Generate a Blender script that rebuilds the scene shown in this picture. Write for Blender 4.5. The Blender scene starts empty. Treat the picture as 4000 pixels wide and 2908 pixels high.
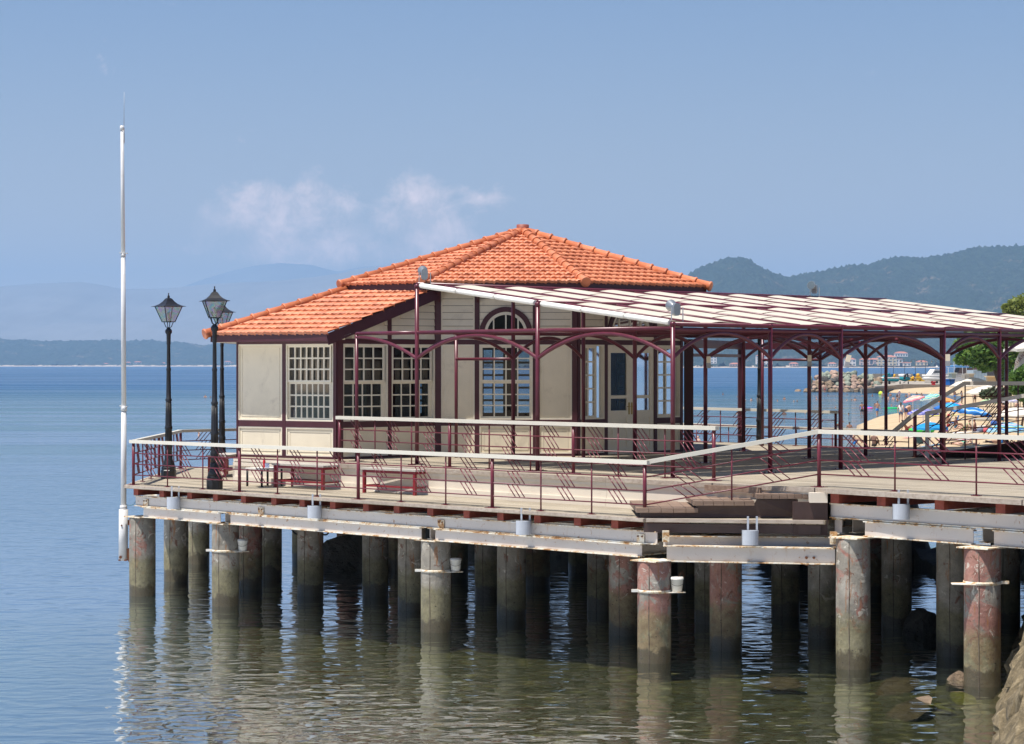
import bpy, math, random
from mathutils import Vector, Matrix, noise
R = math.radians
random.seed(7)
S = bpy.context.scene
COL = S.collection
# ------------------------------------------------------------------ camera
FP = 8800.0      # focal length in pixels of the 4000 px wide photograph
CZ = 5.45        # eye height above the water
HY = 1428.0      # horizon row
cam_d = bpy.data.cameras.new('camera'); cam = bpy.data.objects.new('camera', cam_d); COL.objects.link(cam)
cam.location = (0, 0, CZ); cam.rotation_euler = (R(90), 0, 0)
cam_d.sensor_width = 36; cam_d.lens = FP/4000*36; cam_d.shift_y = -(1454-HY)/4000
cam_d.clip_start = 0.5; cam_d.clip_end = 90000
S.camera = cam
# ------------------------------------------------------------------ light
SUN_EL, SUN_AZ = 71.0, 55.0      # azimuth: degrees left of straight back at the camera
sd = Vector((-math.sin(R(SUN_AZ))*math.cos(R(SUN_EL)), -math.cos(R(SUN_AZ))*math.cos(R(SUN_EL)), math.sin(R(SUN_EL))))
sl = bpy.data.lights.new('sun', 'SUN'); so = bpy.data.objects.new('sun', sl); COL.objects.link(so)
sl.energy = 5.0; sl.angle = R(0.53); sl.color = (1.0, 0.94, 0.86)
so.rotation_euler = (-sd).to_track_quat('-Z', 'Y').to_euler(); so.location = (0, 0, 60)
W = bpy.data.worlds.new('World'); S.world = W; W.use_nodes = True
wt = W.node_tree; wt.nodes.clear()
def N(t, ty, **k):
    n = t.nodes.new(ty)
    for a, b in k.items(): setattr(n, a, b)
    return n
sky = N(wt, 'ShaderNodeTexSky', sky_type='NISHITA', sun_disc=False)
sky.sun_elevation = R(SUN_EL); sky.sun_rotation = math.atan2(sd.x, sd.y)
sky.altitude = 0; sky.air_density = 1.0; sky.dust_density = 1.6; sky.ozone_density = 2.2
bg = N(wt, 'ShaderNodeBackground'); wo = N(wt, 'ShaderNodeOutputWorld')
bg.inputs[1].default_value = 0.066
tc = N(wt, 'ShaderNodeTexCoord'); sx_ = N(wt, 'ShaderNodeSeparateXYZ')
wt.links.new(tc.outputs['Generated'], sx_.inputs[0])
def wm(op, a, b=None, clamp=False):
    n = N(wt, 'ShaderNodeMath', operation=op); n.use_clamp = clamp
    for i, v in enumerate((a, b)):
        if v is None: continue
        if isinstance(v, (int, float)): n.inputs[i].default_value = v
        else: wt.links.new(v, n.inputs[i])
    return n.outputs[0]
ysafe = wm('MAXIMUM', sx_.outputs[1], 0.05)
cu = wm('DIVIDE', sx_.outputs[0], ysafe); cv = wm('DIVIDE', sx_.outputs[2], ysafe)
cmb = N(wt, 'ShaderNodeCombineXYZ'); wt.links.new(cu, cmb.inputs[0]); wt.links.new(cv, cmb.inputs[1])
def wnoise(scale, detail, rough, off=0.0, dist=0.0):
    n = N(wt, 'ShaderNodeTexNoise'); n.inputs['Scale'].default_value = scale; n.inputs['Detail'].default_value = detail
    n.inputs['Roughness'].default_value = rough; n.inputs['Distortion'].default_value = dist
    m = N(wt, 'ShaderNodeMapping'); m.inputs['Location'].default_value = (off, off*0.37, 0.3)
    wt.links.new(cmb.outputs[0], m.inputs[0]); wt.links.new(m.outputs[0], n.inputs['Vector']); return n.outputs['Fac']
def blob(cx, cy, rx, ry):
    a = wm('DIVIDE', wm('SUBTRACT', cu, cx), rx); b = wm('DIVIDE', wm('SUBTRACT', cv, cy), ry)
    d = wm('SQRT', wm('ADD', wm('MULTIPLY', a, a), wm('MULTIPLY', b, b)))
    return wm('SUBTRACT', 1.0, d, True)
mask = wm('MAXIMUM', wm('MAXIMUM', blob(-.104, .067, .052, .027), blob(-.036, .064, .038, .034)), wm('MAXIMUM', blob(-.09, .05, .07, .022), blob(-.015, .074, .024, .014)))
n1 = wnoise(34, 9, .66, 3.1, .25)
cl = wm('SUBTRACT', wm('ADD', wm('MULTIPLY', mask, 0.50), n1), 0.66)
cl = wm('MULTIPLY', cl, 5.0, True)
n2 = wm('MULTIPLY', wm('SUBTRACT', wnoise(70, 9, .66, 8.7, .3), .42), 4.5, True)
cl2 = wm('MULTIPLY', cl, wm('ADD', 0.30, wm('MULTIPLY', n2, .7)), True)
cmix = N(wt, 'ShaderNodeMix', data_type='RGBA')
skt = N(wt, 'ShaderNodeMix', data_type='RGBA', blend_type='MULTIPLY'); skt.inputs[0].default_value = 1.0
skt.inputs[7].default_value = (.72, .86, 1.06, 1)
wt.links.new(sky.outputs[0], skt.inputs[6])
hzm = N(wt, 'ShaderNodeMix', data_type='RGBA'); hzm.inputs[7].default_value = (11.5, 9.4, 7.2, 1)
wt.links.new(wm('MULTIPLY', wm('POWER', 2.718, wm('MULTIPLY', cv, -16.0)), 1.1, True), hzm.inputs[0]); wt.links.new(skt.outputs[2], hzm.inputs[6])
wt.links.new(hzm.outputs[2], cmix.inputs[6]); cmix.inputs[7].default_value = (19.0, 14.0, 12.0, 1)
wt.links.new(wm('MULTIPLY', cl2, 0.62), cmix.inputs[0])
wt.links.new(cmix.outputs[2], bg.inputs[0]); wt.links.new(bg.outputs[0], wo.inputs[0])
S.view_settings.view_transform = 'Standard'; S.view_settings.look = 'None'
S.view_settings.exposure = 0.66; S.view_settings.gamma = 1.0; S.view_settings.use_curve_mapping = False
S.cycles.volume_step_rate = 4.0; S.cycles.volume_bounces = 1
S.cycles.max_bounces = 8; S.cycles.transparent_max_bounces = 24

# ------------------------------------------------------------------ photo measurements -> places
WZ = .08         # water level
def G(x, y, z):          # a point of known height (0 means the water)
    if z == 0: z = WZ
    D = FP*(CZ-z)/(y-HY); return Vector(((x-2000)*D/FP, D, z))
def PD(x, y, D):         # a point of known distance
    return Vector(((x-2000)*D/FP, D, CZ-(y-HY)*D/FP))
def V(*a): return Vector(a)

# ------------------------------------------------------------------ materials
def newmat(name):
    m = bpy.data.materials.new(name); m.use_nodes = True; t = m.node_tree
    return m, t, t.nodes['Principled BSDF']
def coords(t, scale=(1, 1, 1), kind='Object'):
    c = N(t, 'ShaderNodeTexCoord'); m = N(t, 'ShaderNodeMapping'); m.inputs['Scale'].default_value = scale
    t.links.new(c.outputs[kind], m.inputs[0]); return m.outputs[0]
def nz(t, vec, scale, detail=4, rough=.55, dist=0, out='Fac'):
    n = N(t, 'ShaderNodeTexNoise'); n.inputs['Scale'].default_value = scale; n.inputs['Detail'].default_value = detail
    n.inputs['Roughness'].default_value = rough; n.inputs['Distortion'].default_value = dist
    t.links.new(vec, n.inputs['Vector']); return n.outputs[out]
def ramp(t, fac, stops):
    r = N(t, 'ShaderNodeValToRGB'); cr = r.color_ramp
    while len(cr.elements) < len(stops): cr.elements.new(.5)
    for e, (p, c) in zip(cr.elements, stops): e.position = p; e.color = (*c, 1) if len(c) == 3 else c
    t.links.new(fac, r.inputs[0]); return r.outputs[0]
def mix(t, fac, a, b, blend='MIX'):
    m = N(t, 'ShaderNodeMix', data_type='RGBA', blend_type=blend)
    for i, v in ((0, fac), (6, a), (7, b)):
        if isinstance(v, (int, float)): m.inputs[i].default_value = v
        elif isinstance(v, tuple): m.inputs[i].default_value = (*v, 1)
        else: t.links.new(v, m.inputs[i])
    return m.outputs[2]
def mth(t, op, a, b=None, c=None, clamp=False):
    n = N(t, 'ShaderNodeMath', operation=op); n.use_clamp = clamp
    for i, v in enumerate((a, b, c)):
        if v is None: continue
        if isinstance(v, (int, float)): n.inputs[i].default_value = v
        else: t.links.new(v, n.inputs[i])
    return n.outputs[0]
def mr(t, v, a, b, c=0., d=1., smooth=True):
    n = N(t, 'ShaderNodeMapRange'); n.interpolation_type = 'SMOOTHSTEP' if smooth else 'LINEAR'
    for i, q in enumerate((v, a, b, c, d)):
        if isinstance(q, (int, float)): n.inputs[i].default_value = q
        else: t.links.new(q, n.inputs[i])
    return n.outputs[0]
def sep(t, vec):
    s = N(t, 'ShaderNodeSeparateXYZ'); t.links.new(vec, s.inputs[0]); return s.outputs
def bump(t, b, h, dist=.01, strength=1.):
    n = N(t, 'ShaderNodeBump'); n.inputs['Distance'].default_value = dist; n.inputs['Strength'].default_value = strength
    t.links.new(h, n.inputs['Height']); t.links.new(n.outputs[0], b.inputs['Normal'])
def plain(name, col, rough=.6, var=.12, scale=3., metal=0., bmp=0., bscale=40., dirt=None, dirtamt=.5, dscale=2.5):
    m, t, b = newmat(name); v = coords(t)
    f = nz(t, v, scale, 5, .6)
    d = tuple(max(0, c*(1-var)) for c in col); l = tuple(min(1, c*(1+var)) for c in col)
    c = ramp(t, f, [(.3, d), (.7, l)])
    if dirt:
        g = nz(t, v, dscale, 6, .7, .5); g = mr(t, g, .52, .72, 0, dirtamt)
        c = mix(t, g, c, dirt)
    t.links.new(c, b.inputs['Base Color']); b.inputs['Roughness'].default_value = rough; b.inputs['Metallic'].default_value = metal
    if bmp: bump(t, b, nz(t, v, bscale, 4, .6), bmp)
    return m
M = {}
M['maroon'] = plain('maroon_paint', (.095, .014, .026), .33, .15, 6, dirt=(.16, .05, .06), dirtamt=.25, dscale=5)
M['maroon_rail'] = plain('railing_paint', (.12, .016, .028), .36, .15, 8, dirt=(.2, .07, .08), dirtamt=.3, dscale=6)
M['maroon_wood'] = plain('maroon_timber', (.06, .011, .018), .5, .12, 4, dirt=(.13, .05, .05), dirtamt=.2, dscale=3)
M['soffit'] = plain('soffit_board', (.07, .02, .02), .7, .15, 3)
M['cream'] = plain('cream_panel', (.73, .65, .50), .5, .06, 1.5, dirt=(.46, .39, .30), dirtamt=.5, dscale=1.6)
M['cream_frame'] = plain('cream_frame_paint', (.74, .68, .55), .4, .04, 5, dirt=(.5, .42, .32), dirtamt=.25, dscale=6)
M['riser'] = plain('cream_riser_board', (.66, .59, .49), .6, .05, 2, dirt=(.45, .38, .3), dirtamt=.4, dscale=1.2)
M['rail_cream'] = plain('handrail_paint', (.58, .55, .47), .4, .04, 3, dirt=(.5, .46, .4), dirtamt=.25, dscale=3)
M['redbench'] = plain('bench_red_paint', (.22, .012, .02), .35, .15, 6)
M['black_iron'] = plain('black_cast_iron', (.012, .012, .014), .38, .3, 8, dirt=(.05, .05, .05), dirtamt=.3, bmp=.002, bscale=60)
M['grey_metal'] = plain('grey_fixture_metal', (.30, .32, .35), .45, .08, 5, metal=.15, dirt=(.25, .22, .2), dirtamt=.3)
M['lamp_grey'] = plain('pale_lamp_metal', (.42, .45, .50), .45, .05, 4, dirt=(.3, .3, .3), dirtamt=.2)
M['floodlight'] = plain('floodlight_metal', (.25, .27, .29), .35, .08, 6, metal=.5)
M['lensglass'] = plain('lens_glass', (.10, .13, .15), .08, .1, 5)
M['white_pvc'] = plain('white_tube_plastic', (.72, .70, .64), .4, .03, 3, dirt=(.55, .5, .42), dirtamt=.3)
M['mast'] = plain('white_mast_paint', (.56, .56, .56), .35, .04, 3, dirt=(.4, .36, .3), dirtamt=.35, dscale=4)
M['rust'] = plain('rust', (.14, .05, .02), .8, .4, 25, bmp=.004, bscale=60)
M['bucket'] = plain('white_bucket_plastic', (.62, .61, .57), .45, .05, 5, dirt=(.35, .28, .2), dirtamt=.4, dscale=9)
M['black'] = plain('black_rubber', (.01, .01, .011), .5, .2, 5)
M['brass'] = plain('brass', (.38, .24, .07), .3, .1, 6, metal=.9)
M['darkbrown'] = plain('dark_brown_board', (.045, .022, .018), .55, .15, 4, dirt=(.08, .05, .04), dirtamt=.3)
M['green_cable'] = plain('green_cable', (.03, .13, .10), .5)
M['interior'] = plain('interior_shade', (.10, .085, .07), .8, .1, 2)  # dark tone that puts the room's shade into the colour

def wood(name, a, b, c, ax=(1.2, 14, 14), rough=.75, plank=None):
    m, t, bs = newmat(name); v = coords(t, ax)
    f = nz(t, v, 1.0, 6, .65, .3); col = ramp(t, f, [(.25, a), (.5, b), (.75, c)])
    f2 = nz(t, coords(t), .5, 4, .6); col = mix(t, mr(t, f2, .4, .7, 0, .45), col, tuple(x*.62 for x in b))
    t.links.new(col, bs.inputs['Base Color']); bs.inputs['Roughness'].default_value = rough
    bump(t, bs, f, .004)
    return m
M['edgewood'] = wood('weathered_edge_plank', (.22, .17, .13), (.36, .30, .245), (.46, .41, .35))
M['stepwood'] = wood('step_plank', (.13, .08, .055), (.21, .14, .10), (.30, .22, .16))
M['redjoist'] = wood('red_joist_paint', (.10, .02, .012), (.24, .045, .025), (.36, .09, .05), (4, 4, 4))
M['pallet'] = wood('bench_slat', (.33, .30, .26), (.44, .41, .36), (.52, .49, .44))

def deckmat(name, ang, pitch=.13):
    """planks running along a direction at ang degrees, in world metres"""
    m, t, b = newmat(name)
    c = N(t, 'ShaderNodeTexCoord'); mp = N(t, 'ShaderNodeMapping'); mp.inputs['Rotation'].default_value = (0, 0, -R(ang))
    t.links.new(c.outputs['Object'], mp.inputs[0]); s = sep(t, mp.outputs[0])
    q = mth(t, 'DIVIDE', s[1], pitch); idx = mth(t, 'FLOOR', q); fr = mth(t, 'SUBTRACT', q, idx)
    wn = N(t, 'ShaderNodeTexWhiteNoise', noise_dimensions='2D')
    seg = mth(t, 'FLOOR', mth(t, 'ADD', mth(t, 'DIVIDE', s[0], 3.2), mth(t, 'MULTIPLY', idx, .37)))
    cb = N(t, 'ShaderNodeCombineXYZ'); t.links.new(idx, cb.inputs[0]); t.links.new(seg, cb.inputs[1]); t.links.new(cb.outputs[0], wn.inputs['Vector'])
    m2 = N(t, 'ShaderNodeMapping'); m2.inputs['Scale'].default_value = (1.1, 22, 1); t.links.new(mp.outputs[0], m2.inputs[0])
    g = nz(t, m2.outputs[0], 1.2, 6, .65, .3)
    base = ramp(t, wn.outputs['Value'], [(0, (.20, .165, .115)), (.5, (.28, .235, .17)), (1, (.36, .31, .23))])
    col = mix(t, mr(t, g, .3, .7, 0, .5), base, (.42, .37, .28))
    m3 = N(t, 'ShaderNodeMapping'); m3.inputs['Scale'].default_value = (.22, 2.6, 1); t.links.new(mp.outputs[0], m3.inputs[0])
    g3 = nz(t, m3.outputs[0], 1.0, 6, .75, .2); col = mix(t, mr(t, g3, .50, .62, 0, .8), col, (.15, .125, .095)); col = mix(t, mr(t, g3, .40, .34, 0, .6), col, (.50, .44, .34))
    st = nz(t, coords(t, (1, 1, 1)), .9, 5, .65); col = mix(t, mr(t, st, .5, .75, 0, .5), col, (.20, .165, .135))
    gap = mth(t, 'MINIMUM', mr(t, fr, 0, .06, 0, 1), mr(t, fr, .94, 1, 1, 0))
    col = mix(t, gap, (.05, .04, .03), col)
    t.links.new(col, b.inputs['Base Color']); b.inputs['Roughness'].default_value = .8
    bump(t, b, mth(t, 'ADD', mth(t, 'MULTIPLY', gap, .7), mth(t, 'MULTIPLY', g, .3)), .012)
    return m
M['deck'] = deckmat('weathered_deck_planks', -45)

def steelmat():
    m, t, b = newmat('white_painted_steel'); v = coords(t)
    base = ramp(t, nz(t, v, .9, 4, .6), [(.3, (.66, .73, .76)), (.7, (.76, .83, .86))])
    vs = coords(t, (5, 5, 1.1)); st = nz(t, vs, 1.4, 6, .7, .2)
    base = mix(t, mr(t, st, .58, .74, 0, .6), base, (.40, .24, .10))
    r = nz(t, v, 9, 6, .72, .6); base = mix(t, mr(t, r, .60, .68, 0, .9), base, (.22, .085, .025))
    geo = N(t, 'ShaderNodeNewGeometry'); edge = mr(t, geo.outputs['Pointiness'], .52, .56, 0, .5)
    base = mix(t, edge, base, (.34, .17, .05))
    t.links.new(base, b.inputs['Base Color']); b.inputs['Roughness'].default_value = .5
    bump(t, b, r, .003); return m
M['steel'] = steelmat()
def flangemat():
    m, t, b = newmat('rusty_white_flange'); v = coords(t)
    r = nz(t, v, 3.5, 7, .78, .8)
    base = ramp(t, r, [(.38, (.70, .70, .66)), (.50, (.64, .56, .42)), (.57, (.42, .22, .07)), (.66, (.14, .05, .02))])
    t.links.new(base, b.inputs['Base Color']); b.inputs['Roughness'].default_value = .6; return m
M['flange'] = flangemat()

def pilemat(name, red, pale, seed):
    m, t, b = newmat(name)
    c = N(t, 'ShaderNodeTexCoord'); mp = N(t, 'ShaderNodeMapping'); oi = N(t, 'ShaderNodeObjectInfo')
    off = N(t, 'ShaderNodeVectorMath', operation='SCALE'); t.links.new(oi.outputs['Location'], off.inputs[0]); off.inputs['Scale'].default_value = 7.31
    ad = N(t, 'ShaderNodeVectorMath', operation='ADD'); t.links.new(c.outputs['Object'], ad.inputs[0]); t.links.new(off.outputs[0], ad.inputs[1])
    v = ad.outputs[0]
    z = sep(t, c.outputs['Object'])[2]
    g = nz(t, v, 2.2, 7, .65, .3)
    col = ramp(t, g, [(.3, (.13*pale, .12*pale, .10*pale)), (.5, (.23*pale, .21*pale, .175*pale)), (.72, (.35*pale, .33*pale, .285*pale))])
    if red > 0:
        rp = nz(t, v, 2.0, 7, .7, .9)
        col = mix(t, mr(t, rp, .62-red*.3, .70-red*.3, 0, .78), col, ramp(t, nz(t, v, 5, 5, .6), [(.3, (.17, .05, .04)), (.7, (.36, .16, .12))]))
    vs = N(t, 'ShaderNodeVectorMath', operation='MULTIPLY'); t.links.new(v, vs.inputs[0]); vs.inputs[1].default_value = (6, 6, .8)
    st = nz(t, vs.outputs[0], 1.1, 6, .7, .3)
    col = mix(t, mth(t, 'MULTIPLY', mr(t, st, .56, .66, 0, .85), mr(t, z, .6, 1.1)), col, (.26, .11, .035))
    zz = mth(t, 'ADD', z, mth(t, 'MULTIPLY', mth(t, 'SUBTRACT', nz(t, v, 2.6, 6, .75), .5), .75))
    alg = mth(t, 'MULTIPLY', mr(t, zz, 1.05, .75, 0, 1), 0.75)
    col = mix(t, alg, col, ramp(t, nz(t, v, 6, 5, .7), [(.3, (.08, .07, .03)), (.6, (.19, .17, .08)), (.8, (.28, .24, .15))]))
    wet = mr(t, zz, .30, .22, 0, .85); col = mix(t, wet, col, (.075, .06, .035))
    brn = nz(t, v, 22, 3, .6); col = mix(t, mth(t, 'MULTIPLY', mr(t, brn, .66, .70, 0, 1), mr(t, z, 1.2, .5)), col, (.02, .018, .015))
    pk = nz(t, v, 3.2, 7, .75, 1.2); col = mix(t, mth(t, 'MULTIPLY', mr(t, pk, .585, .615, 0, .85), mr(t, z, .5, .9)), col, (.13, .055, .035))
    pk2 = nz(t, v, 2.6, 6, .7, 1.5); col = mix(t, mth(t, 'MULTIPLY', mr(t, pk2, .60, .63, 0, .7), mr(t, z, .6, 1.0)), col, (.50, .47, .40))
    t.links.new(col, b.inputs['Base Color']); t.links.new(mr(t, wet, 0, 1, .8, .25), b.inputs['Roughness'])
    bump(t, b, mth(t, 'ADD', nz(t, v, 14, 6, .7), mth(t, 'MULTIPLY', g, .8)), .018)
    return m
M['pile_a'] = pilemat('stained_concrete', .0, 1.05, 1)
M['pile_b'] = pilemat('reddish_stained_concrete', .62, .95, 2)
M['pile_c'] = pilemat('half_red_stained_concrete', .30, 1.0, 3)

def tilemat():
    m, t, b = newmat('terracotta_roof_tile'); v = coords(t)
    wn = N(t, 'ShaderNodeTexVoronoi'); wn.inputs['Scale'].default_value = 3.2; t.links.new(v, wn.inputs['Vector'])
    s = sep(t, wn.outputs['Color'])
    col = ramp(t, s[0], [(0, (.38, .105, .04)), (.5, (.50, .15, .06)), (1, (.60, .205, .095))])
    g = nz(t, v, 7, 6, .7); col = mix(t, mr(t, g, .45, .75, 0, .35), col, (.52, .26, .16))
    g2 = nz(t, v, 1.1, 5, .6); col = mix(t, mr(t, g2, .5, .75, 0, .4), col, (.33, .10, .05))
    t.links.new(col, b.inputs['Base Color']); b.inputs['Roughness'].default_value = .55
    bump(t, b, g, .006); return m
M['tile'] = tilemat()
def canvasmat(name, col, tr=.25):
    m, t, b = newmat(name); v = coords(t)
    c = ramp(t, nz(t, v, 1.2, 5, .6), [(.3, tuple(x*.93 for x in col)), (.7, col)])
    t.links.new(c, b.inputs['Base Color']); b.inputs['Roughness'].default_value = .8
    tl = N(t, 'ShaderNodeBsdfTranslucent'); t.links.new(c, tl.inputs[0]); ms = N(t, 'ShaderNodeMixShader'); ms.inputs[0].default_value = tr
    t.links.new(b.outputs[0], ms.inputs[1]); t.links.new(tl.outputs[0], ms.inputs[2])
    t.links.new(ms.outputs[0], t.nodes['Material Output'].inputs[0]); return m
M['canvas'] = canvasmat('cream_shade_canvas', (.54, .49, .41), .12)
M['umb_white'] = canvasmat('cream_parasol_canvas', (.70, .65, .56), .15)
def glassmat(name, tint=(.9, .95, .95), fr=.16, clear=.75):
    m, t, b = newmat(name); t.nodes.remove(b)
    tr = N(t, 'ShaderNodeBsdfTransparent'); tr.inputs[0].default_value = tuple(x*clear for x in tint)+(1,)
    gl = N(t, 'ShaderNodeBsdfGlossy'); gl.inputs['Roughness'].default_value = .03
    lw = N(t, 'ShaderNodeFresnel'); lw.inputs[0].default_value = 1.5
    ms = N(t, 'ShaderNodeMixShader'); t.links.new(mth(t, 'ADD', lw.outputs[0], fr-.04, clamp=True), ms.inputs[0])
    t.links.new(tr.outputs[0], ms.inputs[1]); t.links.new(gl.outputs[0], ms.inputs[2])
    t.links.new(ms.outputs[0], t.nodes['Material Output'].inputs[0]); return m
M['glass'] = glassmat('window_glass', (.90, .97, 1.0), .03, .72)
def irid():
    m, t, b = newmat('iridescent_lamp_glass'); v = coords(t)
    f = nz(t, v, 5, 2, .5, 1.2)
    c = ramp(t, f, [(.3, (.35, .5, .75)), (.42, (.4, .7, .6)), (.5, (.7, .7, .45)), (.58, (.75, .5, .65)), (.7, (.45, .5, .75))])
    tr = N(t, 'ShaderNodeBsdfTransparent'); t.links.new(mix(t, .4, c, (.85, .88, .92)), tr.inputs[0])
    b.inputs['Roughness'].default_value = .15; t.links.new(c, b.inputs['Base Color'])
    ms = N(t, 'ShaderNodeMixShader'); ms.inputs[0].default_value = .22
    t.links.new(tr.outputs[0], ms.inputs[1]); t.links.new(b.outputs[0], ms.inputs[2]); t.links.new(ms.outputs[0], t.nodes['Material Output'].inputs[0]); return m
M['irid'] = irid()

# ------------------------------------------------------------------ mesh builder
class MB:
    def __init__(s): s.v = []; s.f = []; s.sm = []; s.mi = []
    def add(s, vs, fs, smooth=False, mi=0):
        n = len(s.v); s.v += [Vector(p) for p in vs]
        for f in fs: s.f.append([i+n for i in f]); s.sm.append(smooth); s.mi.append(mi)
        return s
    def obox(s, c, ax, ay, az, mi=0):
        """centre, half-vectors"""
        c = Vector(c); ax, ay, az = Vector(ax), Vector(ay), Vector(az)
        vs = [c+ax*i+ay*j+az*k for i in (-1, 1) for j in (-1, 1) for k in (-1, 1)]
        return s.add(vs, [(0, 1, 3, 2), (4, 6, 7, 5), (0, 4, 5, 1), (2, 3, 7, 6), (0, 2, 6, 4), (1, 5, 7, 3)], False, mi)
    def box(s, c, d, rz=0, mi=0):
        cs, sn = math.cos(rz), math.sin(rz)
        return s.obox(c, (d[0]/2*cs, d[0]/2*sn, 0), (-d[1]/2*sn, d[1]/2*cs, 0), (0, 0, d[2]/2), mi)
    def beam(s, a, b, w, h, mi=0, up=None):
        a, b = Vector(a), Vector(b); d = b-a; u = d.normalized(); up = Vector(up or (0, 0, 1))
        if abs(u.dot(up)) > .99: up = Vector((0, 1, 0))
        side = u.cross(up).normalized(); up = side.cross(u).normalized()
        return s.obox((a+b)/2, d/2, side*w/2, up*h/2, mi)
    def tube(s, pts, r, n=10, caps=True, mi=0, smooth=True):
        pts = [Vector(p) for p in pts]; rs = r if isinstance(r, (list, tuple)) else [r]*len(pts)
        base = len(s.v); prev = None
        for i, p in enumerate(pts):
            d = (pts[min(i+1, len(pts)-1)]-pts[max(i-1, 0)]).normalized()
            if prev is None:
                up = Vector((0, 0, 1)) if abs(d.z) < .95 else Vector((1, 0, 0)); x = d.cross(up).normalized()
            else: x = (prev-d*prev.dot(d)).normalized()
            y = d.cross(x); prev = x
            for k in range(n):
                a = 2*math.pi*k/n; s.v.append(p+(x*math.cos(a)+y*math.sin(a))*rs[i])
        for i in range(len(pts)-1):
            for k in range(n):
                a = base+i*n+k; b = base+i*n+(k+1) % n
                s.f.append([a, b, b+n, a+n]); s.sm.append(smooth); s.mi.append(mi)
        if caps:
            s.f.append([base+k for k in range(n)][::-1]); s.sm.append(False); s.mi.append(mi)
            s.f.append([base+(len(pts)-1)*n+k for k in range(n)]); s.sm.append(False); s.mi.append(mi)
        return s
    def lathe(s, c, prof, n=20, mi=0, smooth=True, start=0.):
        c = Vector(c); base = len(s.v)
        for (r, z) in prof:
            for k in range(n):
                a = start+2*math.pi*k/n; s.v.append(c+Vector((r*math.cos(a), r*math.sin(a), z)))
        for i in range(len(prof)-1):
            for k in range(n):
                a = base+i*n+k; b = base+i*n+(k+1) % n
                s.f.append([a, b, b+n, a+n]); s.sm.append(smooth); s.mi.append(mi)
        s.f.append([base+k for k in range(n)][::-1]); s.sm.append(False); s.mi.append(mi)
        s.f.append([base+(len(prof)-1)*n+k for k in range(n)]); s.sm.append(False); s.mi.append(mi)
        return s
    def prism(s, poly, z0, z1, mi=0):
        n = len(poly); vs = [(p[0], p[1], z0) for p in poly]+[(p[0], p[1], z1) for p in poly]
        fs = [list(range(n))[::-1], list(range(n, 2*n))]+[(i, (i+1) % n, (i+1) % n+n, i+n) for i in range(n)]
        return s.add(vs, fs, False, mi)
    def extr(s, pts, dv, mi=0):
        """polygon of 3-D points extruded by a vector"""
        n = len(pts); dv = Vector(dv); vs = [Vector(p) for p in pts]; vs = vs+[p+dv for p in vs]
        return s.add(vs, [list(range(n))[::-1], list(range(n, 2*n))]+[(i, (i+1) % n, (i+1) % n+n, i+n) for i in range(n)], False, mi)
    def build(s, name, mats, parent=None, origin=None):
        o_ = Vector(origin) if origin is not None else (wloc(parent) if parent else Vector((0, 0, 0)))
        me = bpy.data.meshes.new(name); me.from_pydata([tuple(p-o_) for p in s.v], [], s.f)
        me.polygons.foreach_set('use_smooth', s.sm); me.polygons.foreach_set('material_index', s.mi)
        for m in (mats if isinstance(mats, (list, tuple)) else [mats]): me.materials.append(M[m] if isinstance(m, str) else m)
        import bmesh
        bm = bmesh.new(); bm.from_mesh(me); bmesh.ops.recalc_face_normals(bm, faces=bm.faces); bm.to_mesh(me); bm.free()
        me.update(); o = bpy.data.objects.new(name, me); COL.objects.link(o)
        if parent: o.parent = parent; o.location = o_-wloc(parent)
        else: o.location = o_
        return o
def wloc(o):
    l = Vector((0, 0, 0))
    while o is not None: l += o.location; o = o.parent
    return l
def tag(o, label=None, cat=None, group=None, kind=None):
    if label: o['label'] = label
    if cat: o['category'] = cat
    if group: o['group'] = group
    if kind: o['kind'] = kind
    return o
def empty(name, loc, label=None, cat=None, group=None):
    o = bpy.data.objects.new(name, None); COL.objects.link(o); o.location = loc; o.empty_display_size = .3
    return tag(o, label, cat, group)
KIDS = {}
def copy_tree(o, parent=None):
    c = o.copy(); COL.objects.link(c)
    if parent: c.parent = parent
    for ch in [x for x in bpy.data.objects if x.parent == o]: copy_tree(ch, c)
    return c
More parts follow.
